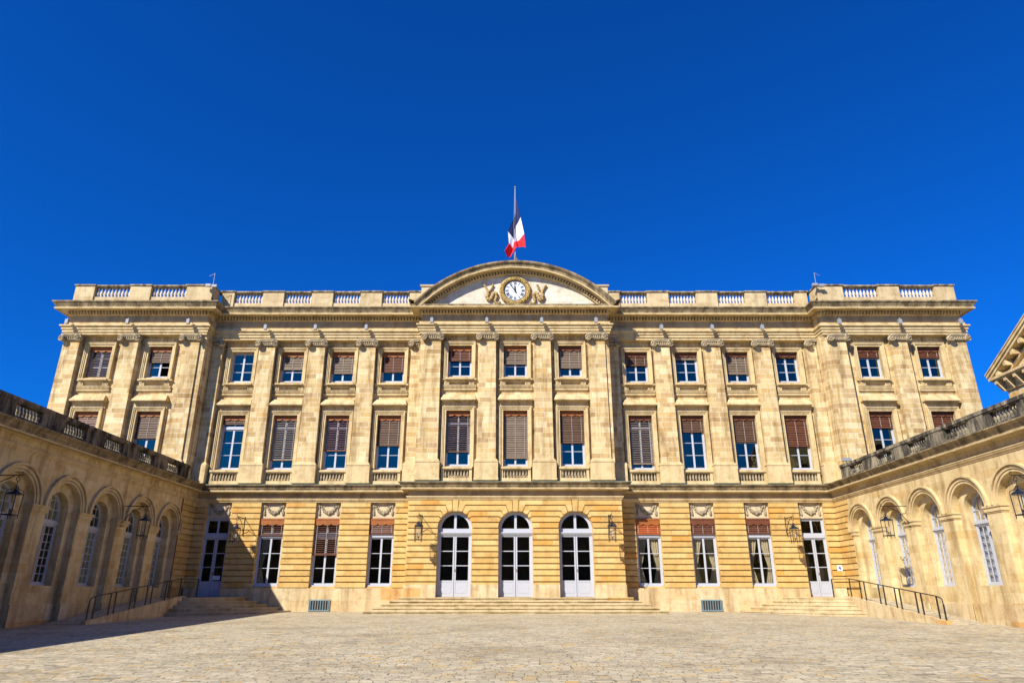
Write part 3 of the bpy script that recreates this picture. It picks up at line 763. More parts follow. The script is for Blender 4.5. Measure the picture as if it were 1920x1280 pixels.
# doors
def leaf(mb, x0, x1, z0, z1, y, panel=.86, rows=3):
    st = .085; xm0 = x0; pn = []
    mb.box(x0, x0 + st, y, y + .05, z0, z1); mb.box(x1 - st, x1, y, y + .05, z0, z1)
    mb.box(x0 + st, x1 - st, y, y + .05, z1 - .09, z1); mb.box(x0 + st, x1 - st, y, y + .05, z0, z0 + .12)
    mb.box(x0 + st, x1 - st, y + .012, y + .05, z0 + .12, z0 + panel - .08); mb.box(x0 + st + .05, x1 - st - .05, y + .002, y + .02, z0 + .18, z0 + panel - .14)
    mb.box(x0 + st, x1 - st, y, y + .05, z0 + panel - .08, z0 + panel)
    za, zb = z0 + panel, z1 - .09; h = (zb - za) / rows
    for k in range(1, rows): mb.box(x0 + st, x1 - st, y + .005, y + .05, za + k * h - .022, za + k * h + .022)
    for k in range(rows): pn.append((x0 + st, x1 - st, za + k * h, za + (k + 1) * h))
    return pn
def door_handle(parent, x, y, z):
    m = MB(); m.tube([(x, y, z), (x, y - .06, z)], .015); m.ball((x, y - .08, z), .03); m.box(x - .02, x + .02, y - .01, y + .002, z - .08, z + .08)
    part('handle', m, M['bronze'], parent)
def arch_door(x):
    y = GC + .36; mb = MB(); ft = .10; pn = []
    seg = 20
    for k in range(seg):
        a0, a1 = math.pi * k / seg, math.pi * (k + 1) / seg; ro, ri = AR, AR - .17
        mb.prism([(x + ro * math.cos(a0), AZ + ro * math.sin(a0)), (x + ro * math.cos(a1), AZ + ro * math.sin(a1)), (x + ri * math.cos(a1), AZ + ri * math.sin(a1)), (x + ri * math.cos(a0), AZ + ri * math.sin(a0))], y, y + .1)
    mb.box(x - AR, x - AR + ft, y, y + .1, .94, AZ); mb.box(x + AR - ft, x + AR, y, y + .1, .94, AZ)
    mb.box(x - AR + ft, x + AR - ft, y - .01, y + .1, 4.42, 4.62); mb.box(x - .07, x + .07, y - .005, y + .1, 4.62, AZ + AR - .15)
    mb.sweep([(x - AR + .04, y + .02), (x - AR + .04, y), (x + AR - .04, y), (x + AR - .04, y + .02)], [(-.02, 4.26), (.03, 4.26), (.05, 4.32), (.10, 4.36), (.10, 4.42), (-.02, 4.42)])
    d = pp('door', mb, M['paint'])
    gl = MB(); n = 12
    for s in (-1, 1):
        pts = [(x + s * .07, 4.62)] + [(x + s * (AR - .17) * math.cos(a), AZ + .02 + (AR - .17) * math.sin(a)) for a in [math.pi / 2 * k / n for k in range(n)]] + [(x + s * .07, AZ + AR - .17)]
        gl.face([gl.pt((px, y + .05, pz)) for px, pz in pts])
    part('fanlight', gl, M['glassl'], d)
    for s in (-1, 1):
        x0, x1 = sorted((x + s * .012, x + s * (AR - ft))); lm = MB(); pn = leaf(lm, x0, x1, .955, 4.26, y + .03)
        lm.v = lm.v; lf = part('door_leaf', lm, M['paint'], d)
        part('pane', panes_mb(pn, y + .055), M['glassl'], d)
    door_handle(d, x + .05, y + .03, 2.35)
for x in CENX: arch_door(x)
def side_door(x):
    y = GM + .27; a, b = x - HW, x + HW; mb = MB()
    mb.box(a, a + .06, y, y + .12, .94, 5.3); mb.box(b - .06, b, y, y + .12, .94, 5.3); mb.box(a + .06, b - .06, y, y + .12, 5.24, 5.3)
    mb.box(a + .06, b - .06, y - .04, y + .12, 4.18, 4.36)
    pn = casement(mb, a + .06, b - .06, 4.36, 5.24, 1, y + .03, fr=.08)
    d = pp('door', mb, M['paint'])
    for s in (-1, 1):
        x0, x1 = sorted((x + s * .01, x + s * (HW - .06))); lm = MB(); pn += leaf(lm, x0, x1, .95, 4.18, y + .03, panel=.84); part('door_leaf', lm, M['paint'], d)
    part('pane', panes_mb(pn, y + .055), M['glassl'], d); door_handle(d, x + .05, y + .03, 2.2)
side_door(-17.52); side_door(17.52)
# sun-warmed floor inside centre rooms is left dark; basement grilles
for x in (-11.05, 11.1):
    m = MB(); m.box(-.60, .60, -.06, -.02, .20, .26); m.box(-.60, .60, -.06, -.02, .74, .80); m.box(-.60, -.55, -.06, -.02, .26, .74); m.box(.55, .60, -.06, -.02, .26, .74)
    for k in range(8): m.box(-.50 + k * .143 - .02, -.50 + k * .143 + .02, -.055, -.03, .26, .74)
    gr = part('basement_grille', m, M['grille'], P, (x, GM - .045 - 40, 0))
    m = MB(); m.box(-.57, .57, -.012, .01, .22, .78); part('vent_opening', m, M['dark'], gr)

# -- roof balustrade
RB = [(-28.5, 52), (-28.5, 40.22), (-19.42, 40.22), (-19.42, 41.22), (-5.97, 41.22), (-5.97, 40.02)]
def mirror(p): return [(-x, y) for x, y in p[::-1]]
BL = MB(); BL.smooth = True; BL.lathe(bal_profile(.66, 1.42), 0, 0, 8); BALM = BL.mesh('baluster', M['parapale'])
ri = -.10      # set back from path
def balustrade(sg):
    mb = MB()
    path = RB if sg < 0 else mirror(RB)
    segs = [(0, 4)] if sg < 0 else [(1, 5)]
    mb.sweep(path, [(-.45, 18.50), (ri + .05, 18.50), (ri + .05, 18.62), (ri, 18.66), (ri, 19.06), (-.45, 19.06)], segs)
    cp = MB()
    cp.sweep(path, [(-.42, 19.74), (ri - .02, 19.74), (ri + .04, 19.78), (ri + .07, 19.80), (ri + .07, 19.86), (ri + .03, 19.90), (-.45, 19.90)], segs)
    def ped(x0, x1, yf, top=19.94):
        a, b = sorted((sg * x0, sg * x1)); mb.box(a, b, yf - .09, yf + .38, 18.52, 19.78)
        cp.sweep([(a, yf + .3), (a, yf - .09), (b, yf - .09), (b, yf + .3)], [(-.1, 19.77), (.0, 19.77), (.07, 19.81), (.07, 19.89), (-.1, top)])
    ys, ym = 40.22 + .10, 41.22 + .10
    ped(28.40, 27.15, ys); ped(24.85, 23.50, ys); ped(21.2, 19.52, ys)
    ped(19.30, 18.5, ym)
    for x0, x1 in ((16.6, 15.22), (13.38, 11.98), (10.15, 8.75)): ped(x0, x1, ym)
    ped(6.92, 5.9, ym)
    m2 = MB(); 
    # solid part of the side return
    a, b = sorted((sg * 28.4, sg * 28.0)); mb.box(a, b, 40.4, 52, 19.0, 19.76)
    a, b = sorted((sg * 19.51, sg * 19.85)); mb.box(a, b, 40.4, 41.35, 19.0, 19.76)
    o = pp('balustrade', mb, M['parablock']); part('coping', cp, M['coping'], o)
    def bal(c, hw, n, yf):
        for k in range(n): link('baluster', BALM, o, (sg * (c - hw + 2 * hw * (k + .5) / n), yf + .17, 19.07))
    for c, hw in ((26.0, 1.15), (22.35, 1.15)): bal(c, hw, 10, ys)
    for c, hw in ((17.55, .95), (14.3, .92), (11.06, .92), (7.83, .92)): bal(c, hw, 9, ym)
balustrade(-1); balustrade(1)
# attic blocks flanking the pediment and its roof
for sg in (-1, 1):
    mb = MB()
    a, b = sorted((sg * 4.6, sg * 6.15)); mb.box(a, b, 41.15, 42.2, 18.5, 20.15)
    mb.sweep([(a, 42.2), (a, 41.15), (b, 41.15), (b, 42.2)], [(-.1, 20.1), (0, 20.1), (.08, 20.18), (.10, 20.28), (-.1, 20.34)])
    pp('attic_block', mb, M['para'])
# -- pediment
PC, PZ = 0.03, 12.75
def arcpts(r, t0, t1, n): return [(PC + r * math.sin(t0 + (t1 - t0) * k / n), PZ + r * math.cos(t0 + (t1 - t0) * k / n)) for k in range(n + 1)]
mb = MB()
prof = [(7.62, .2), (7.72, .2), (7.72, 0), (7.77, -.05), (7.81, -.06), (7.815, .10), (7.97, .10), (7.99, -.18), (8.0, -.50), (7.98, -.52), (7.98, -.56), (8.06, -.57), (8.08, -.54), (8.20, -.55), (8.24, -.60), (8.32, -.68), (8.36, -.70), (8.44, -.70), (8.47, -.62), (8.50, 2.0), (7.62, 2.0)]
n = 72; T = R(49.0); rings = []
def clampz(r, t):
    # keep the ends from sinking through the horizontal cornice
    z = PZ + r * math.cos(t); return (PC + r * math.sin(t), z)
mb.smooth = False
for k in range(n + 1):
    t = -T + 2 * T * k / n; rings.append([mb.pt((clampz(r, t)[0], 40.02 + y, max(clampz(r, t)[1], 18.06))) for r, y in prof])
for a, b in zip(rings, rings[1:]):
    for j in range(len(prof) - 1): mb.m = 0 if j >= 11 else 1; mb.face((a[j], b[j], b[j + 1], a[j + 1]))
mb.m = 0; mb.face(rings[0]); mb.face(rings[-1][::-1])
ped = pp('pediment', mb, [M['cornice'], M['trim']])
mb = MB()
for k in range(-33, 34):
    t = k * .0250
    if PZ + 7.8 * math.cos(t) < 18.3: continue
    w = .0068; q = [(7.82, t - w), (7.82, t + w), (7.955, t + w), (7.955, t - w)]
    mb.prism([(PC + r * math.sin(a), PZ + r * math.cos(a)) for r, a in q], 40.02 - .18, 40.02 + .11)
part('dentil_row', mb, M['trim'], ped)
mb = MB()
mb.face([mb.pt((x, 40.14, z)) for x, z in [(PC - 5.6, 18.1), (PC + 5.6, 18.1)] + arcpts(7.8, R(46), R(-46), 40)])
part('tympanum', mb, M['white'], ped)
# carved cornucopias beside the clock
for sg in (-1, 1):
    m = MB(); rnd = random.Random(5); m.smooth = True
    def P2(pts): return [(PC + sg * a, 40.06 - .03 * (i % 2), b) for i, (a, b) in enumerate(pts)]
    def smooth_path(pts, n=6):
        out = []
        for i in range(len(pts) - 1):
            p0, p1, p2, p3 = pts[max(i - 1, 0)], pts[i], pts[i + 1], pts[min(i + 2, len(pts) - 1)]
            for k in range(n):
                t = k / n; out.append(tuple(.5 * ((2 * p1[c]) + (-p0[c] + p2[c]) * t + (2 * p0[c] - 5 * p1[c] + 4 * p2[c] - p3[c]) * t * t + (-p0[c] + 3 * p1[c] - 3 * p2[c] + p3[c]) * t ** 3) for c in (0, 1)))
        return out + [pts[-1]]
    main = smooth_path([(1.95, 19.70), (1.80, 19.45), (1.72, 19.20), (1.80, 18.90), (1.62, 18.72), (1.48, 18.95), (1.36, 19.20), (1.18, 19.10), (1.22, 18.85), (1.30, 18.62), (1.12, 18.50), (.95, 18.62)])
    L = len(main)
    pts = [(PC + sg * a, 40.05, b) for a, b in main]
    m.tube(pts, [.055 + .075 * math.sin(math.pi * min(1, (i / L) * 1.1)) * (1 + .35 * math.sin(i * 1.9)) for i in range(L)], 7)
    second = smooth_path([(1.45, 19.72), (1.52, 19.50), (1.66, 19.36), (1.72, 19.20)])
    m.tube([(PC + sg * a, 40.05, b) for a, b in second], [.065 + .025 * math.sin(i * 1.7) for i in range(len(second))], 6)
    for a, b in ((1.97, 19.74), (1.43, 19.76), (1.90, 19.66)): m.ball((PC + sg * a, 40.03, b), .075)
    part('carved_relief', m, M['carved'], ped)

# ================================================================ CLOCK
ck = thing('clock', 'round white clock with black Roman numerals in a carved ochre wreath on the pediment', 'clock', (PC, 40.10, 19.36))
m = MB(); m.smooth = True; rnd = random.Random(2); ns, nc = 72, 12; g = []
for i in range(ns):
    a = 2 * math.pi * i / ns; ring = []
    for j in range(nc):
        b = 2 * math.pi * j / nc; rr = 1.0 + rnd.uniform(-.13, .13); ring.append(m.pt(((.865 + .165 * rr * math.cos(b)) * math.cos(a), -.04 - .15 * rr * math.sin(b), (.865 + .165 * rr * math.cos(b)) * math.sin(a))))
    g.append(ring)
for i in range(ns):
    for j in range(nc): m.face((g[i][j], g[(i + 1) % ns][j], g[(i + 1) % ns][(j + 1) % nc], g[i][(j + 1) % nc]))
for k in range(220):
    a = rnd.uniform(0, 2 * math.pi); r = rnd.uniform(.76, .98); m.ball((r * math.cos(a), -.17 - .03 * (1 - abs(r - .87) / .12), r * math.sin(a)), rnd.uniform(.025, .045), seg=5, rings=3)
part('wreath', m, M['wreath'], ck)
m = MB(); n = 48
a0 = [m.pt((.70 * math.cos(2 * math.pi * k / n), -.075, .70 * math.sin(2 * math.pi * k / n))) for k in range(n)]; m.face(a0); part('dial', m, M['dial'], ck)
def annulus(m, r0, r1, y, n=48):
    for k in range(n):
        a, b = 2 * math.pi * k / n, 2 * math.pi * (k + 1) / n
        m.quad((r0 * math.cos(a), y, r0 * math.sin(a)), (r1 * math.cos(a), y, r1 * math.sin(a)), (r1 * math.cos(b), y, r1 * math.sin(b)), (r0 * math.cos(b), y, r0 * math.sin(b)))
m = MB(); annulus(m, .665, .71, -.10); annulus(m, .71, .712, -.1); part('rim', m, M['black'], ck)
m = MB(); annulus(m, .29, .335, -.079); part('inner_ring', m, M['dialgreen'], ck)
def stroke(m, a, r0, r1, o0, o1, w, y=-.082):
    def P3(r, o): return (r * math.sin(a) + o * math.cos(a), y, r * math.cos(a) - o * math.sin(a))
    m.quad(P3(r0, o0 - w), P3(r0, o0 + w), P3(r1, o1 + w), P3(r1, o1 - w))
m = MB()
NUM = ['XII', 'I', 'II', 'III', 'IIII', 'V', 'VI', 'VII', 'VIII', 'IX', 'X', 'XI']
for h, s in enumerate(NUM):
    a = 2 * math.pi * h / 12; wd = {'I': .052, 'V': .092, 'X': .092}; tot = sum(wd[c] for c in s); o = -tot / 2; r0, r1 = .42, .62
    for c in s:
        w = wd[c]; cc = o + w / 2
        if c == 'I': stroke(m, a, r0, r1, cc, cc, .018)
        if c == 'V': stroke(m, a, r0, r1, cc, cc - .034, .019); stroke(m, a, r0, r1, cc, cc + .034, .009, -.0825)
        if c == 'X': stroke(m, a, r0, r1, cc - .034, cc + .034, .009, -.0825); stroke(m, a, r0, r1, cc + .028, cc - .034, .019)
        o += w
part('numerals', m, M['black'], ck)
def hand(name, deg, L, w, tail):
    a = R(deg); m = MB()
    def P3(r, o, y): return (r * math.sin(a) + o * math.cos(a), y, r * math.cos(a) - o * math.sin(a))
    for y in (-.115,):
        poly = [(-tail, 0), (-tail + .05, w * 1.6), (-tail * .4, w * .8), (.0, w * 1.4), (L * .78, w * 1.1), (L * .84, w * 1.5), (L, 0), (L * .84, -w * 1.5), (L * .78, -w * 1.1), (0, -w * 1.4), (-tail * .4, -w * .8), (-tail + .05, -w * 1.6)]
        f = [m.pt(P3(r, o, y)) for r, o in poly]; b = [m.pt(P3(r, o, y + .015)) for r, o in poly]; m.face(f); m.face(b[::-1])
        for k in range(len(f)): m.face((f[k], b[k], b[(k + 1) % len(f)], f[(k + 1) % len(f)]))
    part(name, m, M['black'], ck)
hand('minute_hand', 324, .58, .022, .20); hand('hour_hand', 357, .36, .032, .12)

# ================================================================ FLAG + POLE
fp = thing('flagpole', 'tall thin metal flagpole standing on top of the curved pediment', 'flagpole', (.05, 41, 21.1))
m = MB(); m.tube([(0, 0, .6), (0, 0, 3.5), (0, 0, 6.55)], [.030, .024, .015], 8); part('pole', m, M['pole'], fp)
m = MB(); m.ball((0, 0, 6.62), .07, seg=8, rings=6); part('finial', m, M['pole'], fp)
m = MB(); m.lathe([(.22, -.1), (.22, .1), (.14, .2), (.12, .5), (.17, .6), (.11, .75), (.13, .95), (.09, 1.0), (.06, 1.3)], 0, 0, 8); part('base', m, M['bronze'], fp)
m = MB(); m.tube([(.45, -.1, 0), (.22, -.05, .7), (.03, 0, 1.25)], .018, 5); m.tube([(.25, -.1, .1), (.2, -.05, .9)], .03, 5); part('brace', m, M['grille'], fp)
m = MB(); m.tube([(-.06, -.02, .8), (-.09, -.02, 3.5), (-.03, -.02, 6.5)], .010, 4); part('halyard', m, M['cord'], fp)
fl = thing('flag', 'blue, white and red tricolour flag hanging limp from the rooftop pole', 'flag', (.05, 41, 21.9))
# hanging cloth: rows s (hoist -> fly), columns t, points (x, depth, z) relative to pole
rows = [
 [(.00, .00, 3.55), (.00, .0, 3.70), (.00, .0, 3.95), (.02, -.0, 4.30), (.05, .0, 5.00)],
 [(-.50, -.20, 2.25), (-.10, .12, 1.85), (-.06, -.10, 2.45), (.10, .10, 2.85), (.36, -.18, 3.30)],
 [(-.42, -.25, 1.30), (-.14, .15, 1.12), (-.08, -.12, 1.45), (.15, .12, 1.65), (.60, -.22, 2.00)],
 [(-.72, -.30, .68), (-.40, .02, .35), (.00, -.15, .95), (.26, .10, 1.20), (.70, -.20, 1.00)]]
def crow(r, t):
    n = len(r) - 1; x = t * n; i = min(int(x), n - 1); u = x - i
    p0, p1, p2, p3 = r[max(i - 1, 0)], r[i], r[i + 1], r[min(i + 2, n)]
    return Vector([.5 * (2 * p1[c] + (-p0[c] + p2[c]) * u + (2 * p0[c] - 5 * p1[c] + 4 * p2[c] - p3[c]) * u * u + (-p0[c] + 3 * p1[c] - 3 * p2[c] + p3[c]) * u ** 3) for c in range(3)])
NT = 28; NS = 10
for band, mat, nm in ((0, 'navy', 'blue_band'), (1, 'cloth', 'white_band'), (2, 'red', 'red_band')):
    m = MB(); m.smooth = True; g = []
    for i in range(NS + 1):
        u = i / NS; ring = []
        for k in range(NT + 1):
            t = k / NT; p = crow(rows[band], t).lerp(crow(rows[band + 1], t), u)
            p.y += .05 * math.sin(t * 22 + (band + u) * 1.3) * min(1, band + u)
            ring.append(m.pt(p))
        g.append(ring)
    for a, b in zip(g, g[1:]):
        for k in range(NT): m.face((a[k], a[k + 1], b[k + 1], b[k]))
    part(nm, m, M[mat], fl)
rr = thing('roof_handrail', 'thin dark safety rail following the crest of the curved pediment', 'railing', (0, 41.3, 21.0))
m = MB(); xs = [-2.1, -1.4, -.65, .0, .75, 1.75]
def zr(x): return PZ + math.sqrt(8.5 ** 2 - x * x) - 21.0
m.tube([(x, 0, zr(x) + .42) for x in xs], .016, 5); part('rail', m, M['iron'], rr)
for x in xs[::1]:
    m = MB(); m.tube([(x, 0, zr(x) - .05), (x, 0, zr(x) + .42)], .014, 5); part('post', m, M['iron'], rr)

# ================================================================ FLOODLIGHTS
def floodlight():
    t = thing('floodlight', '', 'floodlight', (0, 0, 0))
    m = MB(); m.box(-.09, .09, -.62, -.50, -.15, .15); m.box(-.10, .10, -.50, -.47, -.16, .16); part('housing', m, M['fixture'], t)
    m = MB(); m.tube([(0, .1, .10), (0, -.55, .24)], .016, 5); m.tube([(0, -.54, .16), (0, -.54, .26)], .02, 5); part('arm', m, M['fixture'], t)
    return t
fx = [(x, 40.02) for x in (-5.12, -1.69, 1.73, 5.12)] + [(x, 41.22) for x in (-15.9, -12.7, -9.45, 9.45, 12.7, 15.9)] + [(x, 40.22) for x in (-28.0, -24.2, -20.4, 20.4, 24.2, 28.0)]
where = {-5.12: 'above the first capital of the central pavilion', -1.69: 'above the second capital of the central pavilion', 1.73: 'above the third capital of the central pavilion', 5.12: 'above the last capital of the central pavilion',
 -15.9: 'over the outermost pilaster of the left recessed range', -12.7: 'over the middle pilaster of the left recessed range', -9.45: 'over the inner pilaster of the left recessed range',
 9.45: 'over the inner pilaster of the right recessed range', 12.7: 'over the middle pilaster of the right recessed range', 15.9: 'over the outermost pilaster of the right recessed range',
 -28.0: 'at the far left corner of the facade', -24.2: 'over the middle pilaster of the left end pavilion', -20.4: 'over the inner pilaster of the left end pavilion',
 20.4: 'over the inner pilaster of the right end pavilion', 24.2: 'over the middle pilaster of the right end pavilion', 28.0: 'at the far right corner of the facade'}
f0 = floodlight()
for i, (x, y) in enumerate(fx):
    o = f0 if i == 0 else copy_tree(f0)
    o.location = (x - .05, y, 17.10); o['group'] = 'floodlights along the entablature'; o['label'] = 'small white floodlight on an arm ' + where[x]

# ================================================================ LANTERNS
def lantern():
    t = thing('wall_lantern', '', 'lantern', (0, 0, 0))       # origin: wall root of bracket, lantern hangs at y=-1.15
    D = -1.15
    m = MB(); m.tube([(0, 0, .15), (0, D - .1, .15)], .020, 6); m.tube([(0, -.02, -.75), (0, -.02, .25)], .022, 6)
    m.tube([(0, -.02, -.70), (0, -.22, -.45), (0, -.45, -.12), (0, -.7, 0), (0, D + .15, .13)], .018, 5)
    m.tube([(0, D - .1, .15), (0, D - .16, .19), (0, D - .15, .26), (0, D - .08, .27)], .016, 5)
    m.tube([(0, -.02, -.75), (0, -.08, -.82), (0, -.14, -.74)], .016, 5)
    part('bracket', m, M['iron'], t)
    m = MB(); pts = [(.085 * math.sin(2 * math.pi * k / 12), D, .02 + .085 * math.cos(2 * math.pi * k / 12)) for k in range(13)]; m.tube(pts, .014, 5, cap=False); m.tube([(0, D, -.06), (0, D, -.22)], .014, 5); part('hanging_ring', m, M['iron'], t)
    # cage: square, corner posts
    m = MB(); w = .215
    zt, zb = -.50, -1.24
    for a in range(4):
        q = math.pi / 4 + a * math.pi / 2; cx, cy = w * 1.12 * math.cos(q), D + w * 1.12 * math.sin(q); cx2, cy2 = w * 1.25 * math.cos(q), D + w * 1.25 * math.sin(q)
        m.tube([(cx, cy, zb - .10), (cx2, cy2, zt)], .016, 5)
        m.tube([(cx2, cy2, zt), (cx2 * .95, D + (cy2 - D) * .95, zt + .1), (cx2 * .35, D + (cy2 - D) * .35, zt + .17), (cx2 * .12, D + (cy2 - D) * .12, zt + .28)], .014, 5)
    m.box(-.19, .19, D - .19, D + .19, zb, zb + .04); part('cage', m, M['lampblue'], t)
    m = MB(); m.lathe([(.25, zt - .03), (.25, zt), (.20, zt + .05), (.10, zt + .09), (.06, zt + .15), (.02, zt + .2)], 0, D, 10); part('cap', m, M['lampblue'], t)
    m = MB()
    for a in range(4):
        q0 = math.pi / 4 + a * math.pi / 2; q1 = q0 + math.pi / 2; r0, r1 = w * 1.10, w * 1.22
        m.quad((r0 * math.cos(q0), D + r0 * math.sin(q0), zb + .04), (r0 * math.cos(q1), D + r0 * math.sin(q1), zb + .04), (r1 * math.cos(q1), D + r1 * math.sin(q1), zt - .03), (r1 * math.cos(q0), D + r1 * math.sin(q0), zt - .03))
    part('glass_pane', m, M['lglass'], t)
    m = MB()
    for dx, dy in ((-.07, 0), (.05, .05), (.04, -.06)): m.tube([(dx, D + dy, zb + .22), (dx, D + dy, zb + .42)], .02, 6)
    part('lamp_tube', m, M['candle'], t)
    m = MB(); m.tube([(0, D, zb + .04), (0, D, zb + .2)], .02, 6)
    for dx, dy in ((-.07, 0), (.05, .05), (.04, -.06)): m.tube([(0, D, zb + .14), (dx, D + dy, zb + .14), (dx, D + dy, zb + .22)], .012, 5)
    part('lamp_holder', m, M['iron'], t)
    return t
spots = [(-5.33, 40.15, 0, 5.12, 'black iron lantern on a bracket to the left of the three arched doors'), (5.36, 40.15, 0, 5.12, 'black iron lantern on a bracket to the right of the three arched doors'),
 (-15.9, GM, 0, 5.12, 'iron lantern on the rusticated pier next to the shaded blue-looking left door'), (15.9, GM, 0, 5.12, 'iron lantern on the rusticated pier beside the white door near the number plate'),
 (-18.9, 33.62, math.pi / 2, 4.92, 'shaded black lantern on the left wing between its arches, nearer the facade'), (-18.9, 24.5, math.pi / 2, 4.92, 'black lantern on the left wing cut by the left edge of the picture'),
 (18.9, 33.62, -math.pi / 2, 4.92, 'sunlit black lantern on the right wing between its arches, nearer the facade'), (18.9, 24.5, -math.pi / 2, 4.92, 'dark blue lantern on the right wing at the right edge of the picture')]
l0 = lantern()
for i, (x, y, rz, z, lb) in enumerate(spots):
    o = l0 if i == 0 else copy_tree(l0)
    o.location = (x, y, z); o.rotation_euler = (0, 0, rz); o['label'] = lb; o['group'] = 'wall lanterns round the courtyard'

# ================================================================ STEPS
def steps(name, label, x0, x1, yf, yb, left, right, n=5, ztop=.93, dt=.385, zg=.10):
    t = thing(name, label, 'steps', ((x0 + x1) / 2, yb, 0))
    h = (ztop - zg) / n; rnd = random.Random(n + int(x0))
    for k in range(n):
        e = k * dt; m = MB(); zt = ztop - k * h
        a = x0 - (e if left else 0); b = x1 + (e if right else 0); f = yf - e
        zb = zt - h - (.004 if k < n - 1 else .4)
        # slightly uneven blocks along the tread edge
        m.box(a, b, f + .015, yb, zb, zt - .004)
        x = a
        while x < b - .01:
            w = min(rnd.uniform(.9, 1.7), b - x); 
            if b - x - w < .4: w = b - x
            dz = rnd.uniform(-.006, .006); dy = rnd.uniform(-.012, .012)
            m.box(x + .003, x + w - .003, f + dy - .035, f + .42, zt - .055, zt + dz); x += w
        if left: m.box(a - .012, a + .35, f + .43, yb, zb, zt + .003)
        if right: m.box(b - .35, b + .012, f + .43, yb, zb, zt + .003)
        part('step', m, M['step'], t, (-(x0 + x1) / 2, -yb, 0))
    return t
steps('stone_steps', 'wide low flight of worn stone steps before the three arched doors', -6.40, 6.45, 39.72, GC - .05, True, True)
def corner_steps(label, sg):
    t = thing('stone_steps', label, 'steps', (sg * 16, GM, 0)); n = 5; ztop = .93; zg = .06; h = (ztop - zg) / n
    for k in range(n):
        m = MB(); zt = ztop - k * h; ax, by = 1.90 + .63 * k, 3.85 + .42 * k
        def ring(e, z, rnd=0):
            pts = [(17.1, GM - .04)]
            for i in range(23):
                q = math.pi / 2 * i / 22; ex = 2 / 1.45
                pts.append((17.1 - (ax + e) * math.sin(q) ** ex, GM - .04 - (by + e) * math.cos(q) ** ex))
            return [m.pt((sg * x, y, z)) for x, y in pts]
        for e, z0, z1 in ((0, zt - h - .3, zt - .055), (.035, zt - .055, zt)):
            A, B = ring(e, z0), ring(e, z1); m.face(A[::-1]); m.face(B)
            for i in range(len(A)): m.face((A[i], A[(i + 1) % len(A)], B[(i + 1) % len(A)], B[i]))
        part('step', m, M['step'], t, (-sg * 16, -GM, 0))
corner_steps('shaded flight of stone steps below the left side door', -1)
corner_steps('sunlit flight of stone steps below the right side door beside the ramp', 1)
# ramps
for sg in (-1, 1):
    lb = 'shaded stone ramp along the left wing beside the steps' if sg < 0 else 'sunlit stone ramp along the right wing beside the steps'
    t = thing('access_ramp', lb, 'ramp', (sg * 18, 41, 0))
    m = MB(); T_ = lambda y: (y)
    a, b = sorted((sg * 17.3, sg * 18.88))
    yA, yB = 29.3, 37.4
    i = [m.pt(p) for p in ((a, yA, -.5), (b, yA, -.5), (b, yB, -.5), (a, yB, -.5), (a, yA, gz(yA) + .01), (b, yA, gz(yA) + .01), (b, yB, .90), (a, yB, .90))]
    for q in ((0, 3, 2, 1), (4, 5, 6, 7), (0, 1, 5, 4), (1, 2, 6, 5), (2, 3, 7, 6), (3, 0, 4, 7)): m.face([i[k] for k in q])
    m.box(a, b, yB, 41.28, -.5, .90)
    part('ramp_surface', m, M['cobble'], t, (-sg * 18, -41, 0))
    m = MB(); a, b = sorted((sg * 17.11, sg * 17.30))
    i = [m.pt(p) for p in ((a, yA, -.5), (b, yA, -.5), (b, yB + .4, -.5), (a, yB + .4, -.5), (a, yA, gz(yA) + .15), (b, yA, gz(yA) + .15), (b, yB, 1.0), (a, yB, 1.0), (b, yB + .4, 1.0), (a, yB + .4, 1.0))]
    for q in ((0, 3, 2, 1), (4, 5, 6, 7), (0, 1, 5, 4), (1, 2, 8, 6), (1, 6, 5), (7, 6, 8, 9), (2, 3, 9, 8), (3, 0, 4, 7, 9)):
        if len(q) == 4 and q == (1, 2, 8, 6): m.face([i[k] for k in q])
        else: m.face([i[k] for k in q])
    part('ramp_kerb', m, M['plinth'], t, (-sg * 18, -41, 0))
    lb = 'black metal handrail along the shaded left ramp' if sg < 0 else 'black metal handrail along the sunlit right ramp'
    t = thing('handrail', lb, 'handrail', (sg * 17.2, yA, 0)); 
    def zk(y): return gz(yA) + .15 + (1.0 - gz(yA) - .15) * min(1, (y - yA) / (yB - yA))
    YS = [29.45, 29.85, 30.95, 31.35, 32.6, 33.0, 33.95, 34.4, 35.75, 36.2, 37.25]
    m = MB(); pr = [(0, YS[0] - yA, zk(YS[0]) + .55), (0, YS[0] - yA + .03, zk(YS[0]) + .78), (0, YS[0] - yA + .12, zk(YS[0]) + .84)] + [(0, y - yA, zk(y) + .86) for y in YS[1:]]
    m.tube(pr, .024, 6); m.tube([(0, YS[-1] - yA, zk(YS[-1]) + .86), (0, 39.3 - yA, 1.86)], .02, 6); part('rail', m, M['iron'], t)
    for y in YS:
        m = MB(); m.box(-.012, .012, y - yA - .045, y - yA + .045, zk(y) - .03, zk(y) + (.85 if y != YS[0] else .60)); part('post', m, M['iron'], t)
    m = MB(); m.box(-.012, .012, 39.25 - yA, 39.36 - yA, .9, 1.86); part('post', m, M['iron'], t)

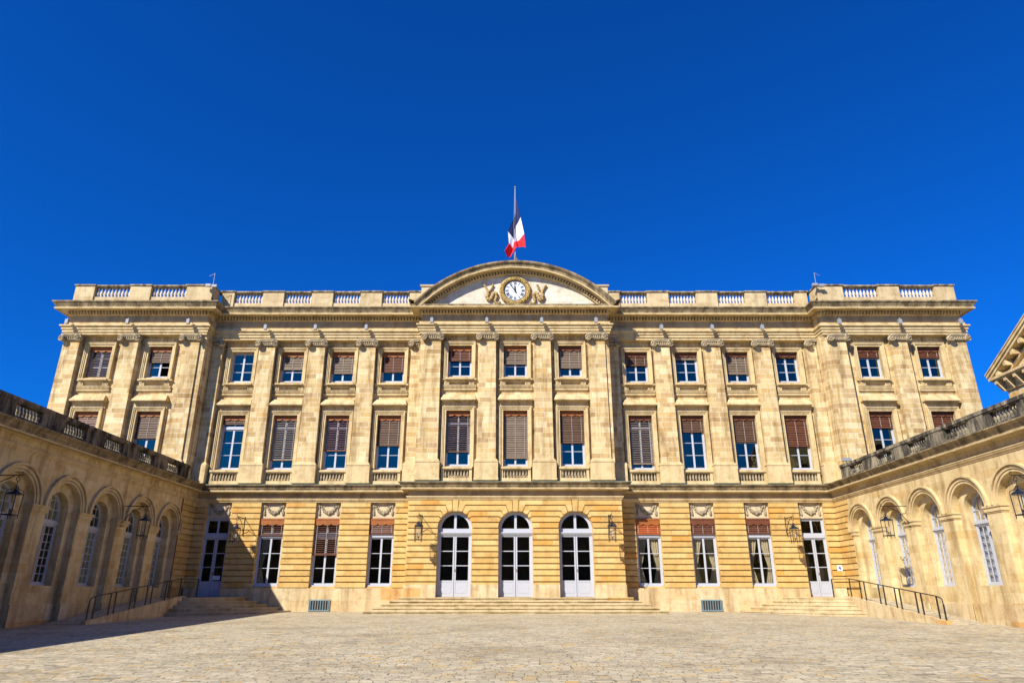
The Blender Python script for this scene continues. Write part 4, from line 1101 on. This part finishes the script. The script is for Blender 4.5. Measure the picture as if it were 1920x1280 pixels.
# ================================================================ WINGS
AC = [14.0 + .0 - .15 + 3.05 * k for k in range(9)]      # arch centres
AC = [38.35 - 3.05 * k for k in range(9)][::-1]
ENDY = -13.5
def wing(sg):
    nm = 'left' if sg < 0 else 'right'
    lb = 'low arcaded wing on the left in shade with a soot-blackened parapet' if sg < 0 else 'low arcaded wing on the right in full sun with grey stained parapet'
    w = thing('arcaded_wing', lb, 'building', (sg * 19, 25, 0))
    T0 = lambda s, d, z: (sg * (18.9 + d), s, z)
    wm = M['wing']
    def wp(name, m, mat, parent=None): return part(name, m, mat, parent or w, (-sg * 19, -25, 0) if parent is None else (0, 0, 0))
    # three layers: face with outer order, recess ring, window wall
    m = MB(T0)
    ylo = AC[0] - 1.52
    arch_wall(m, ylo, 39.60, 0, .28, -.6, 7.15, [(c, 1.08, -.6, 4.40) for c in AC], 24)
    m.box(ENDY, ylo, 0, .28, -.6, 7.15)
    wp('arcade_wall', m, wm)
    m = MB(T0)
    arch_wall(m, ylo, 39.60, .281, .84, -.6, 7.15, [(c, .72, 1.42, 4.40) for c in AC], 24)
    m.box(ENDY, ylo, .281, .84, -.6, 7.15)
    wp('recess_wall', m, wm)
    # back and roof
    m = MB(T0); m.box(ENDY, 41.3, 1.9, 2.0, -.5, 7.0); wp('room_lining', m, M['dark'])
    m = MB(T0); m.box(ENDY, 41.3, .85, 8.0, 6.98, 7.14); [m.face([m.pt(p) for p in q]) for q in (((ENDY, .56, 7.42), (40.4, .56, 7.42), (40.4, 5.0, 9.65), (ENDY, 5.0, 9.65)), ((ENDY, 5.0, 9.65), (40.4, 5.0, 9.65), (40.4, 8.0, 7.2), (ENDY, 8.0, 7.2)))]; m.box(ENDY, 41.3, 7.7, 8.0, -.5, 6.98); m.box(ENDY - .02, ENDY, .0, 8.0, -.5, 7.0); wp('roof_deck', m, M['roof'])
    # archivolts
    for c in AC:
        m = MB(T0); seg = 28
        for r0, r1, d in ((1.08, 1.17, -.025), (1.17, 1.19, .0), (1.19, 1.31, -.06), (1.31, 1.33, -.03), (1.33, 1.41, -.13)):
            for k in range(seg):
                a0, a1 = math.pi * k / seg, math.pi * (k + 1) / seg
                m.prism([(c + r0 * math.cos(a0), 4.40 + r0 * math.sin(a0)), (c + r1 * math.cos(a0), 4.40 + r1 * math.sin(a0)), (c + r1 * math.cos(a1), 4.40 + r1 * math.sin(a1)), (c + r0 * math.cos(a1), 4.40 + r0 * math.sin(a1))], d, .02)
        wp('archivolt', m, M['trim'])
    # imposts
    for k in range(len(AC)):
        y0 = AC[k] + 1.08; y1 = (AC[k + 1] - 1.08) if k + 1 < len(AC) else 39.62
        m = MB(T0)
        for e, z0, z1 in ((.03, 4.12, 4.17), (.06, 4.17, 4.33), (.10, 4.33, 4.41)): m.box(y0 - e, y1 + e, -e, .28 - .001, z0, z1)
        wp('impost', m, M['trim'])
    # mouldings
    full = GP
    seg = [(0, 1)] if sg < 0 else [(6, 7)]
    path = [(-18.9, ENDY), (-18.9, GM), (-6.15, GM), (-6.15, GC), (6.15, GC), (6.15, GM), (18.9, GM), (18.9, ENDY)]
    cm = M['cornice']
    m = MB(); m.sweep(path, STR, seg); wp('string_course', m, M['trim'])
    m = MB(); m.sweep(path, FRZ, seg); wp('frieze', m, wm)
    m = MB(); m.sweep(path, GCO, seg); wp('cornice', m, cm)
    m = MB(); m.sweep(path, GBD, seg); wp('corona', m, M['trim'])
    # plinth
    m = MB(T0)
    edges = [ENDY] + sum([[c - 1.08, c + 1.08] for c in AC], []) + [39.6]
    for i in range(0, len(edges), 2): m.box(edges[i], edges[i + 1], -.05, .02, -.6, .72)
    for c in AC: m.box(c - 1.08, c + 1.08, .235, .30, -.6, .72)
    wp('plinth', m, M['plinth'])
    # windows
    for c in AC:
        y0 = .62; m = MB(T0)
        hw = .72; m.box(c - hw, c - hw + .06, y0, y0 + .1, 1.44, 4.40); m.box(c + hw - .06, c + hw, y0, y0 + .1, 1.44, 4.40); m.box(c - hw, c + hw, y0 - .06, y0 + .12, 1.42, 1.50)
        m.box(c - hw, c + hw, y0 - .05, y0 + .1, 3.86, 3.95); m.box(c - hw + .06, c + hw - .06, y0 - .01, y0 + .1, 3.80, 3.86); m.box(c - hw + .06, c + hw - .06, y0 - .01, y0 + .1, 3.95, 4.02)
        pn = []
        for k in range(28):
            a0, a1 = math.pi * k / 28, math.pi * (k + 1) / 28; r0, r1 = .62, hw
            m.prism([(c + r0 * math.cos(a0), 4.40 + r0 * math.sin(a0)), (c + r1 * math.cos(a0), 4.40 + r1 * math.sin(a0)), (c + r1 * math.cos(a1), 4.40 + r1 * math.sin(a1)), (c + r0 * math.cos(a1), 4.40 + r0 * math.sin(a1))], y0, y0 + .1)
        # casements: two leaves x two columns x seven rows
        for s in (-1, 1):
            a, b = sorted((c + s * .02, c + s * (hw - .06)))
            m.box(a, a + .05, y0 + .02, y0 + .08, 1.5, 3.8); m.box(b - .05, b, y0 + .02, y0 + .08, 1.5, 3.8); m.box(a + .05, b - .05, y0 + .02, y0 + .08, 1.5, 1.57); m.box(a + .05, b - .05, y0 + .02, y0 + .08, 3.75, 3.8)
            xm = (a + b) / 2; m.box(xm - .014, xm + .014, y0 + .03, y0 + .07, 1.57, 3.75)
            for k in range(1, 7): zz = 1.57 + (3.75 - 1.57) * k / 7; m.box(a + .05, b - .05, y0 + .035, y0 + .07, zz - .014, zz + .014)
            pn.append((a + .05, b - .05, 1.57, 3.75))
            # fanlight bars
            m.box(xm - .014, xm + .014, y0 + .03, y0 + .07, 4.02, 4.40 + math.sqrt(.62 ** 2 - (abs(xm - c)) ** 2))
        m.box(c - .03, c + .03, y0 + .01, y0 + .08, 4.02, 5.03); m.box(c - .66, c + .66, y0 + .035, y0 + .07, 4.42, 4.45); m.box(c - .48, c + .48, y0 + .037, y0 + .072, 4.80, 4.83)
        win = wp('window', m, M['paint'])
        g = MB(T0)
        for a, b, z0, z1 in pn: g.quad((a, y0 + .05, z0), (b, y0 + .05, z0), (b, y0 + .05, z1), (a, y0 + .05, z1))
        g.face([g.pt((c + .64 * math.cos(math.pi * k / 20), y0 + .05, 4.38 + .64 * math.sin(math.pi * k / 20))) for k in range(21)] + [g.pt((c - .64, y0 + .05, 4.0)), g.pt((c + .64, y0 + .05, 4.0))])
        part('pane', g, M['glass'] if sg < 0 else M['glassw'], win)
        if sg > 0 and c < 36:
            k_ = MB(T0); k_.smooth = True
            for s0 in range(20):
                a, b = c - .66 + 1.32 * s0 / 20, c - .66 + 1.32 * (s0 + 1) / 20
                k_.quad((a, y0 + .16 + .03 * math.sin(a * 21), 1.5), (b, y0 + .16 + .03 * math.sin(b * 21), 1.5), (b, y0 + .16 + .03 * math.sin(b * 21), 3.8), (a, y0 + .16 + .03 * math.sin(a * 21), 3.8))
            part('curtain', k_, M['sheer'], win)
    # parapet balustrade
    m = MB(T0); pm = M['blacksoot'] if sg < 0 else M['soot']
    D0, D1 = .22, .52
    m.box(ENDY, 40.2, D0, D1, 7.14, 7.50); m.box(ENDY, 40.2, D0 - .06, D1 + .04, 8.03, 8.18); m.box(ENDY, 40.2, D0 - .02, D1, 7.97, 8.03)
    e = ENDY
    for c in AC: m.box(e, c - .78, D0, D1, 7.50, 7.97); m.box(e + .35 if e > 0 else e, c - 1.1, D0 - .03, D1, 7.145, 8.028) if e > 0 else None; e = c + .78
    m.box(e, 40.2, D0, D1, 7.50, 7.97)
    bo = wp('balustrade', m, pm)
    for c in AC:
        for k in range(8):
            yy = c - .78 + 1.56 * (k + .5) / 8; link('baluster', WB[sg], bo, (sg * (18.9 + .37), yy, 7.50))
    return w
WB = {}
for sg in (-1, 1):
    q = MB(); q.smooth = True; q.lathe(bal_profile(.475, 1.0), 0, 0, 8); WB[sg] = q.mesh('baluster', M['soot'])
lw = wing(-1); rw = wing(1)

# downpipe at the left corner
m = MB(); m.tube([(-18.84, 39.5, .1), (-18.84, 39.5, 6.2)], .035, 6); tag(part('downpipe', m, M['bronze'], None), 'thin dark downpipe on the left wing beside the rusticated corner', 'downpipe')

# ================================================================ PEDIMENTED BUILDING beyond the right wing
pb = thing('gabled_building', 'sandstone building with bracketed triangular gable rising behind the right wing parapet', 'building', (22.5, 28, 0))
def pbp(name, m, mat): return part(name, m, mat, pb, (-22.5, -28, 0))
X0 = 22.47; cw = 30.02; ap = 22.4; zc = 10.38; OV = .45; slope = .545
M['gable'] = stone('gable_sandstone', [(0, (.66, .44, .18)), (.3, (.74, .58, .34)), (.5, (.68, .46, .20)), (.7, (.76, .62, .38)), (1, (.72, .50, .24))], .8, .42, 0, mortar=(.82, .76, .62), msize=.02, mfac=.9, stain=.1)
m = MB(); m.box(X0, X0 + 8, 2 * ap - cw, cw, -.5, 10.30)
i = [(cw, 10.25), (2 * ap - cw, 10.25), (ap, 10.25 + (cw - ap) * slope)]
a = [m.pt((X0 + .05, y, z)) for y, z in i]; b = [m.pt((X0 + 8, y, z)) for y, z in i]; m.face(a); m.face(b[::-1])
for k in range(3): m.face((a[k], b[k], b[(k + 1) % 3], a[(k + 1) % 3]))
pbp('wall', m, M['gable'])
m = MB()
def band(ya, za, yb_, zb_, t, xf, xb):      # slab following a slope, thickness t, front face at xf
    q = [(ya, za), (yb_, zb_), (yb_, zb_ + t), (ya, za + t)]
    a = [m.pt((xf, *p)) for p in q]; b = [m.pt((xb, *p)) for p in q]
    m.face(a); m.face(b[::-1])
    for k in range(4): m.face((a[k], b[k], b[(k + 1) % 4], a[(k + 1) % 4]))
for s in (1, -1):
    ye = ap + s * (cw - ap + OV); zt_ = zc + (cw - ap + OV) * slope
    band(ye, zc, ap, zt_, .13, X0 - OV + .03, X0 + 8)
    band(ye + s * .03, zc + .13, ap, zt_ + .13, .12, X0 - OV - .04, X0 + 8)
    band(ye + s * .06, zc + .25, ap, zt_ + .25, .05, X0 - OV - .08, X0 + 8)
    band(ye - s * .55, zc - .07, ap, zt_ - .40, .10, X0 - .10, X0 + .2)
m.box(X0 - OV, X0 + .3, 2 * ap - cw - OV, cw + OV, zc - .02, zc + .09); m.box(X0 - OV + .06, X0 + .3, 2 * ap - cw - OV + .06, cw + OV - .06, zc - .08, zc - .02)
m.box(X0 - .09, X0 + .2, 2 * ap - cw - .09, cw + .09, 9.78, 9.86)
m.box(X0 + .31, X0 + 8, cw - .2, cw + OV, zc - .02, zc + .09)
pbp('gable_cornice', m, M['trim'])
def bracket(y, f):
    m = MB(); f(m, y); pbp('bracket', m, M['trim'])
y = cw + .10
while y > ap - 1:
    bracket(y, lambda m, y: (m.box(X0 - .38, X0 + .05, y - .085, y + .085, zc - .24, zc - .08), m.frustum(X0 - .12, X0 + .05, X0 - .36, X0 + .05, y - .075, y + .075, y - .075, zc - .55, zc - .24)))
    y -= .60
y = cw - .10
while y > ap:
    z = zc + (cw + OV - y) * slope
    bracket(y, lambda m, y: m.box(X0 - .38, X0 + .1, y - .09, y + .09, z - .22, z - .0))
    y -= .60
m = MB(); m.box(X0 + 4, X0 + 6, cw - .2, cw + .9, 11.3, 11.42); m.box(X0 + 4.2, X0 + 5.8, cw - 1.5, cw - .2, 10.0, 11.3); pbp('eaves_return', m, M['bronze'])

# ================================================================ ENTRANCE SCREEN behind the viewer (unseen; added, tall and closed, to darken the ground-floor glass reflections)
es = thing('unseen_entrance_screen', 'unseen arcaded stone screen opposite the palace, added to darken its glass reflections', 'building', (0, -14, 0))
m = MB(lambda s, d, z: (s, -13.6 - d, z + 0)); hs = [(x, 1.3, -1.2, 4.2) for x in [-15 + 3.75 * k for k in range(9)]]
arch_wall(m, -26, 26, 0, .9, -1.2, 10.2, hs, 14); m.box(-26, 26, .91, 1.2, -1.2, 10.2); part('wall', m, M['wing'], es, (0, 14, 0))
m = MB(); m.box(-26, 26, -14.8, -13.2, 10.2, 10.9); part('cornice', m, M['cornice'], es, (0, 14, 0))

# ================================================================ SIGNS, CAMERAS
sn = thing('number_plate', 'small white plate with a blue number 4 on the corner pier by the right door', 'sign', (18.68, GM - .012, 2.50))
m = MB(); m.box(-.145, .145, 0, .012, -.155, .155); part('plate', m, M['signwhite'], sn)
cu = bpy.data.curves.new('numeral', 'FONT'); cu.body = '4'; cu.size = .30; cu.align_x = 'CENTER'; cu.align_y = 'CENTER'; cu.extrude = .002; cu.offset = .012
to = bpy.data.objects.new('numeral_tmp', cu); col.objects.link(to); bpy.context.view_layer.update()
me = bpy.data.meshes.new_from_object(to.evaluated_get(bpy.context.evaluated_depsgraph_get())); bpy.data.objects.remove(to)
me.transform(Matrix.Rotation(R(90), 4, 'X')); me.materials.clear(); me.materials.append(M['signblue'])
link('numeral', me, sn, (0, -.003, 0))
nt_ = thing('paper_notice', 'small white paper notice taped inside the shaded left side door', 'notice', (-17.22, GM + .29, 1.98))
m = MB(); m.box(-.20, .20, 0, .003, -.11, .11); part('paper', m, M['signwhite'], nt_)
m = MB()
for k in range(4): m.box(-.15, .15 - .05 * (k % 2), -.002, -.0005, .07 - k * .045, .078 - k * .045)
part('print_lines', m, M['signblue'], nt_)
def cctv(label, x, y, z, s):
    t = thing('security_camera', label, 'camera', (x, y, z), 0, None)
    m = MB(); m.tube([(0, 0, -.5), (0, 0, .75)], .02, 6); m.tube([(0, 0, .75), (-.32 * s, 0, .55)], .014, 5); part('mast', m, M['fixture'], t)
    m = MB(); m.box(-.35, -.02, -.30, -.12, -.28, -.12); m.box(.05, .38, -.32, -.14, -.34, -.18); part('housing', m, M['fixture'], t)
cctv('white security camera mast on the left inner corner of the roof balustrade', -19.5, 40.15, 19.9, 1)
cctv('white security camera mast on the right inner corner of the roof balustrade', 19.5, 40.15, 19.95, -1)
t = thing('security_camera', 'white security camera above the end of the right wing parapet', 'camera', (19.35, 40.0, 8.45))
m = MB(); m.box(-.25, .25, -.35, -.15, -.08, .10); m.tube([(0, -.2, -.1), (0, -.2, -.35)], .03, 5); m.tube([(0, -.2, 0), (.0, .2, 0)], .02, 5); part('housing', m, M['fixture'], t)

# ================================================================ CAMERA, LIGHT, WORLD
cam = bpy.data.cameras.new('camera'); co = bpy.data.objects.new('camera', cam); col.objects.link(co)
cam.sensor_width = 36; cam.lens = 24.0; cam.clip_end = 3000
co.location = (-.17, 0, 1.10); co.rotation_euler = (R(90 + 20.28), 0, 0); scn.camera = co
L = Vector((.75, 1.0, -.98)).normalized()
sun = bpy.data.lights.new('sun', 'SUN'); sun.energy = 5.0; sun.angle = R(.5); sun.color = (1, .95, .86)
so = bpy.data.objects.new('sun', sun); col.objects.link(so); so.rotation_euler = L.to_track_quat('-Z', 'Y').to_euler(); so.location = (-20, -20, 40)
w = bpy.data.worlds.new('World'); scn.world = w; w.use_nodes = True; nt = w.node_tree; nt.nodes.clear()
sky = nt.nodes.new('ShaderNodeTexSky'); sky.sky_type = 'NISHITA'; sky.sun_disc = False
D = -L; sky.sun_elevation = math.asin(D.z); sky.sun_rotation = math.atan2(D.x, D.y)
sky.altitude = 0; sky.air_density = 1.0; sky.dust_density = .3; sky.ozone_density = 3.0
hs_ = nt.nodes.new('ShaderNodeMix'); hs_.data_type = 'RGBA'; hs_.blend_type = 'MULTIPLY'; hs_.inputs[0].default_value = 1; hs_.inputs[7].default_value = (.03, .60, 1.70, 1)   # polarised deep blue sky
bg = nt.nodes.new('ShaderNodeBackground'); bg.inputs['Strength'].default_value = .058
ow = nt.nodes.new('ShaderNodeOutputWorld')
nt.links.new(sky.outputs[0], hs_.inputs[6]); nt.links.new(hs_.outputs[2], bg.inputs[0]); nt.links.new(bg.outputs[0], ow.inputs[0])
scn.view_settings.view_transform = 'Standard'; scn.view_settings.look = 'None'; scn.view_settings.exposure = .66; scn.view_settings.gamma = 1
scn.render.engine = 'CYCLES'
scn.cycles.max_bounces = 8; scn.cycles.diffuse_bounces = 3; scn.cycles.transparent_max_bounces = 12
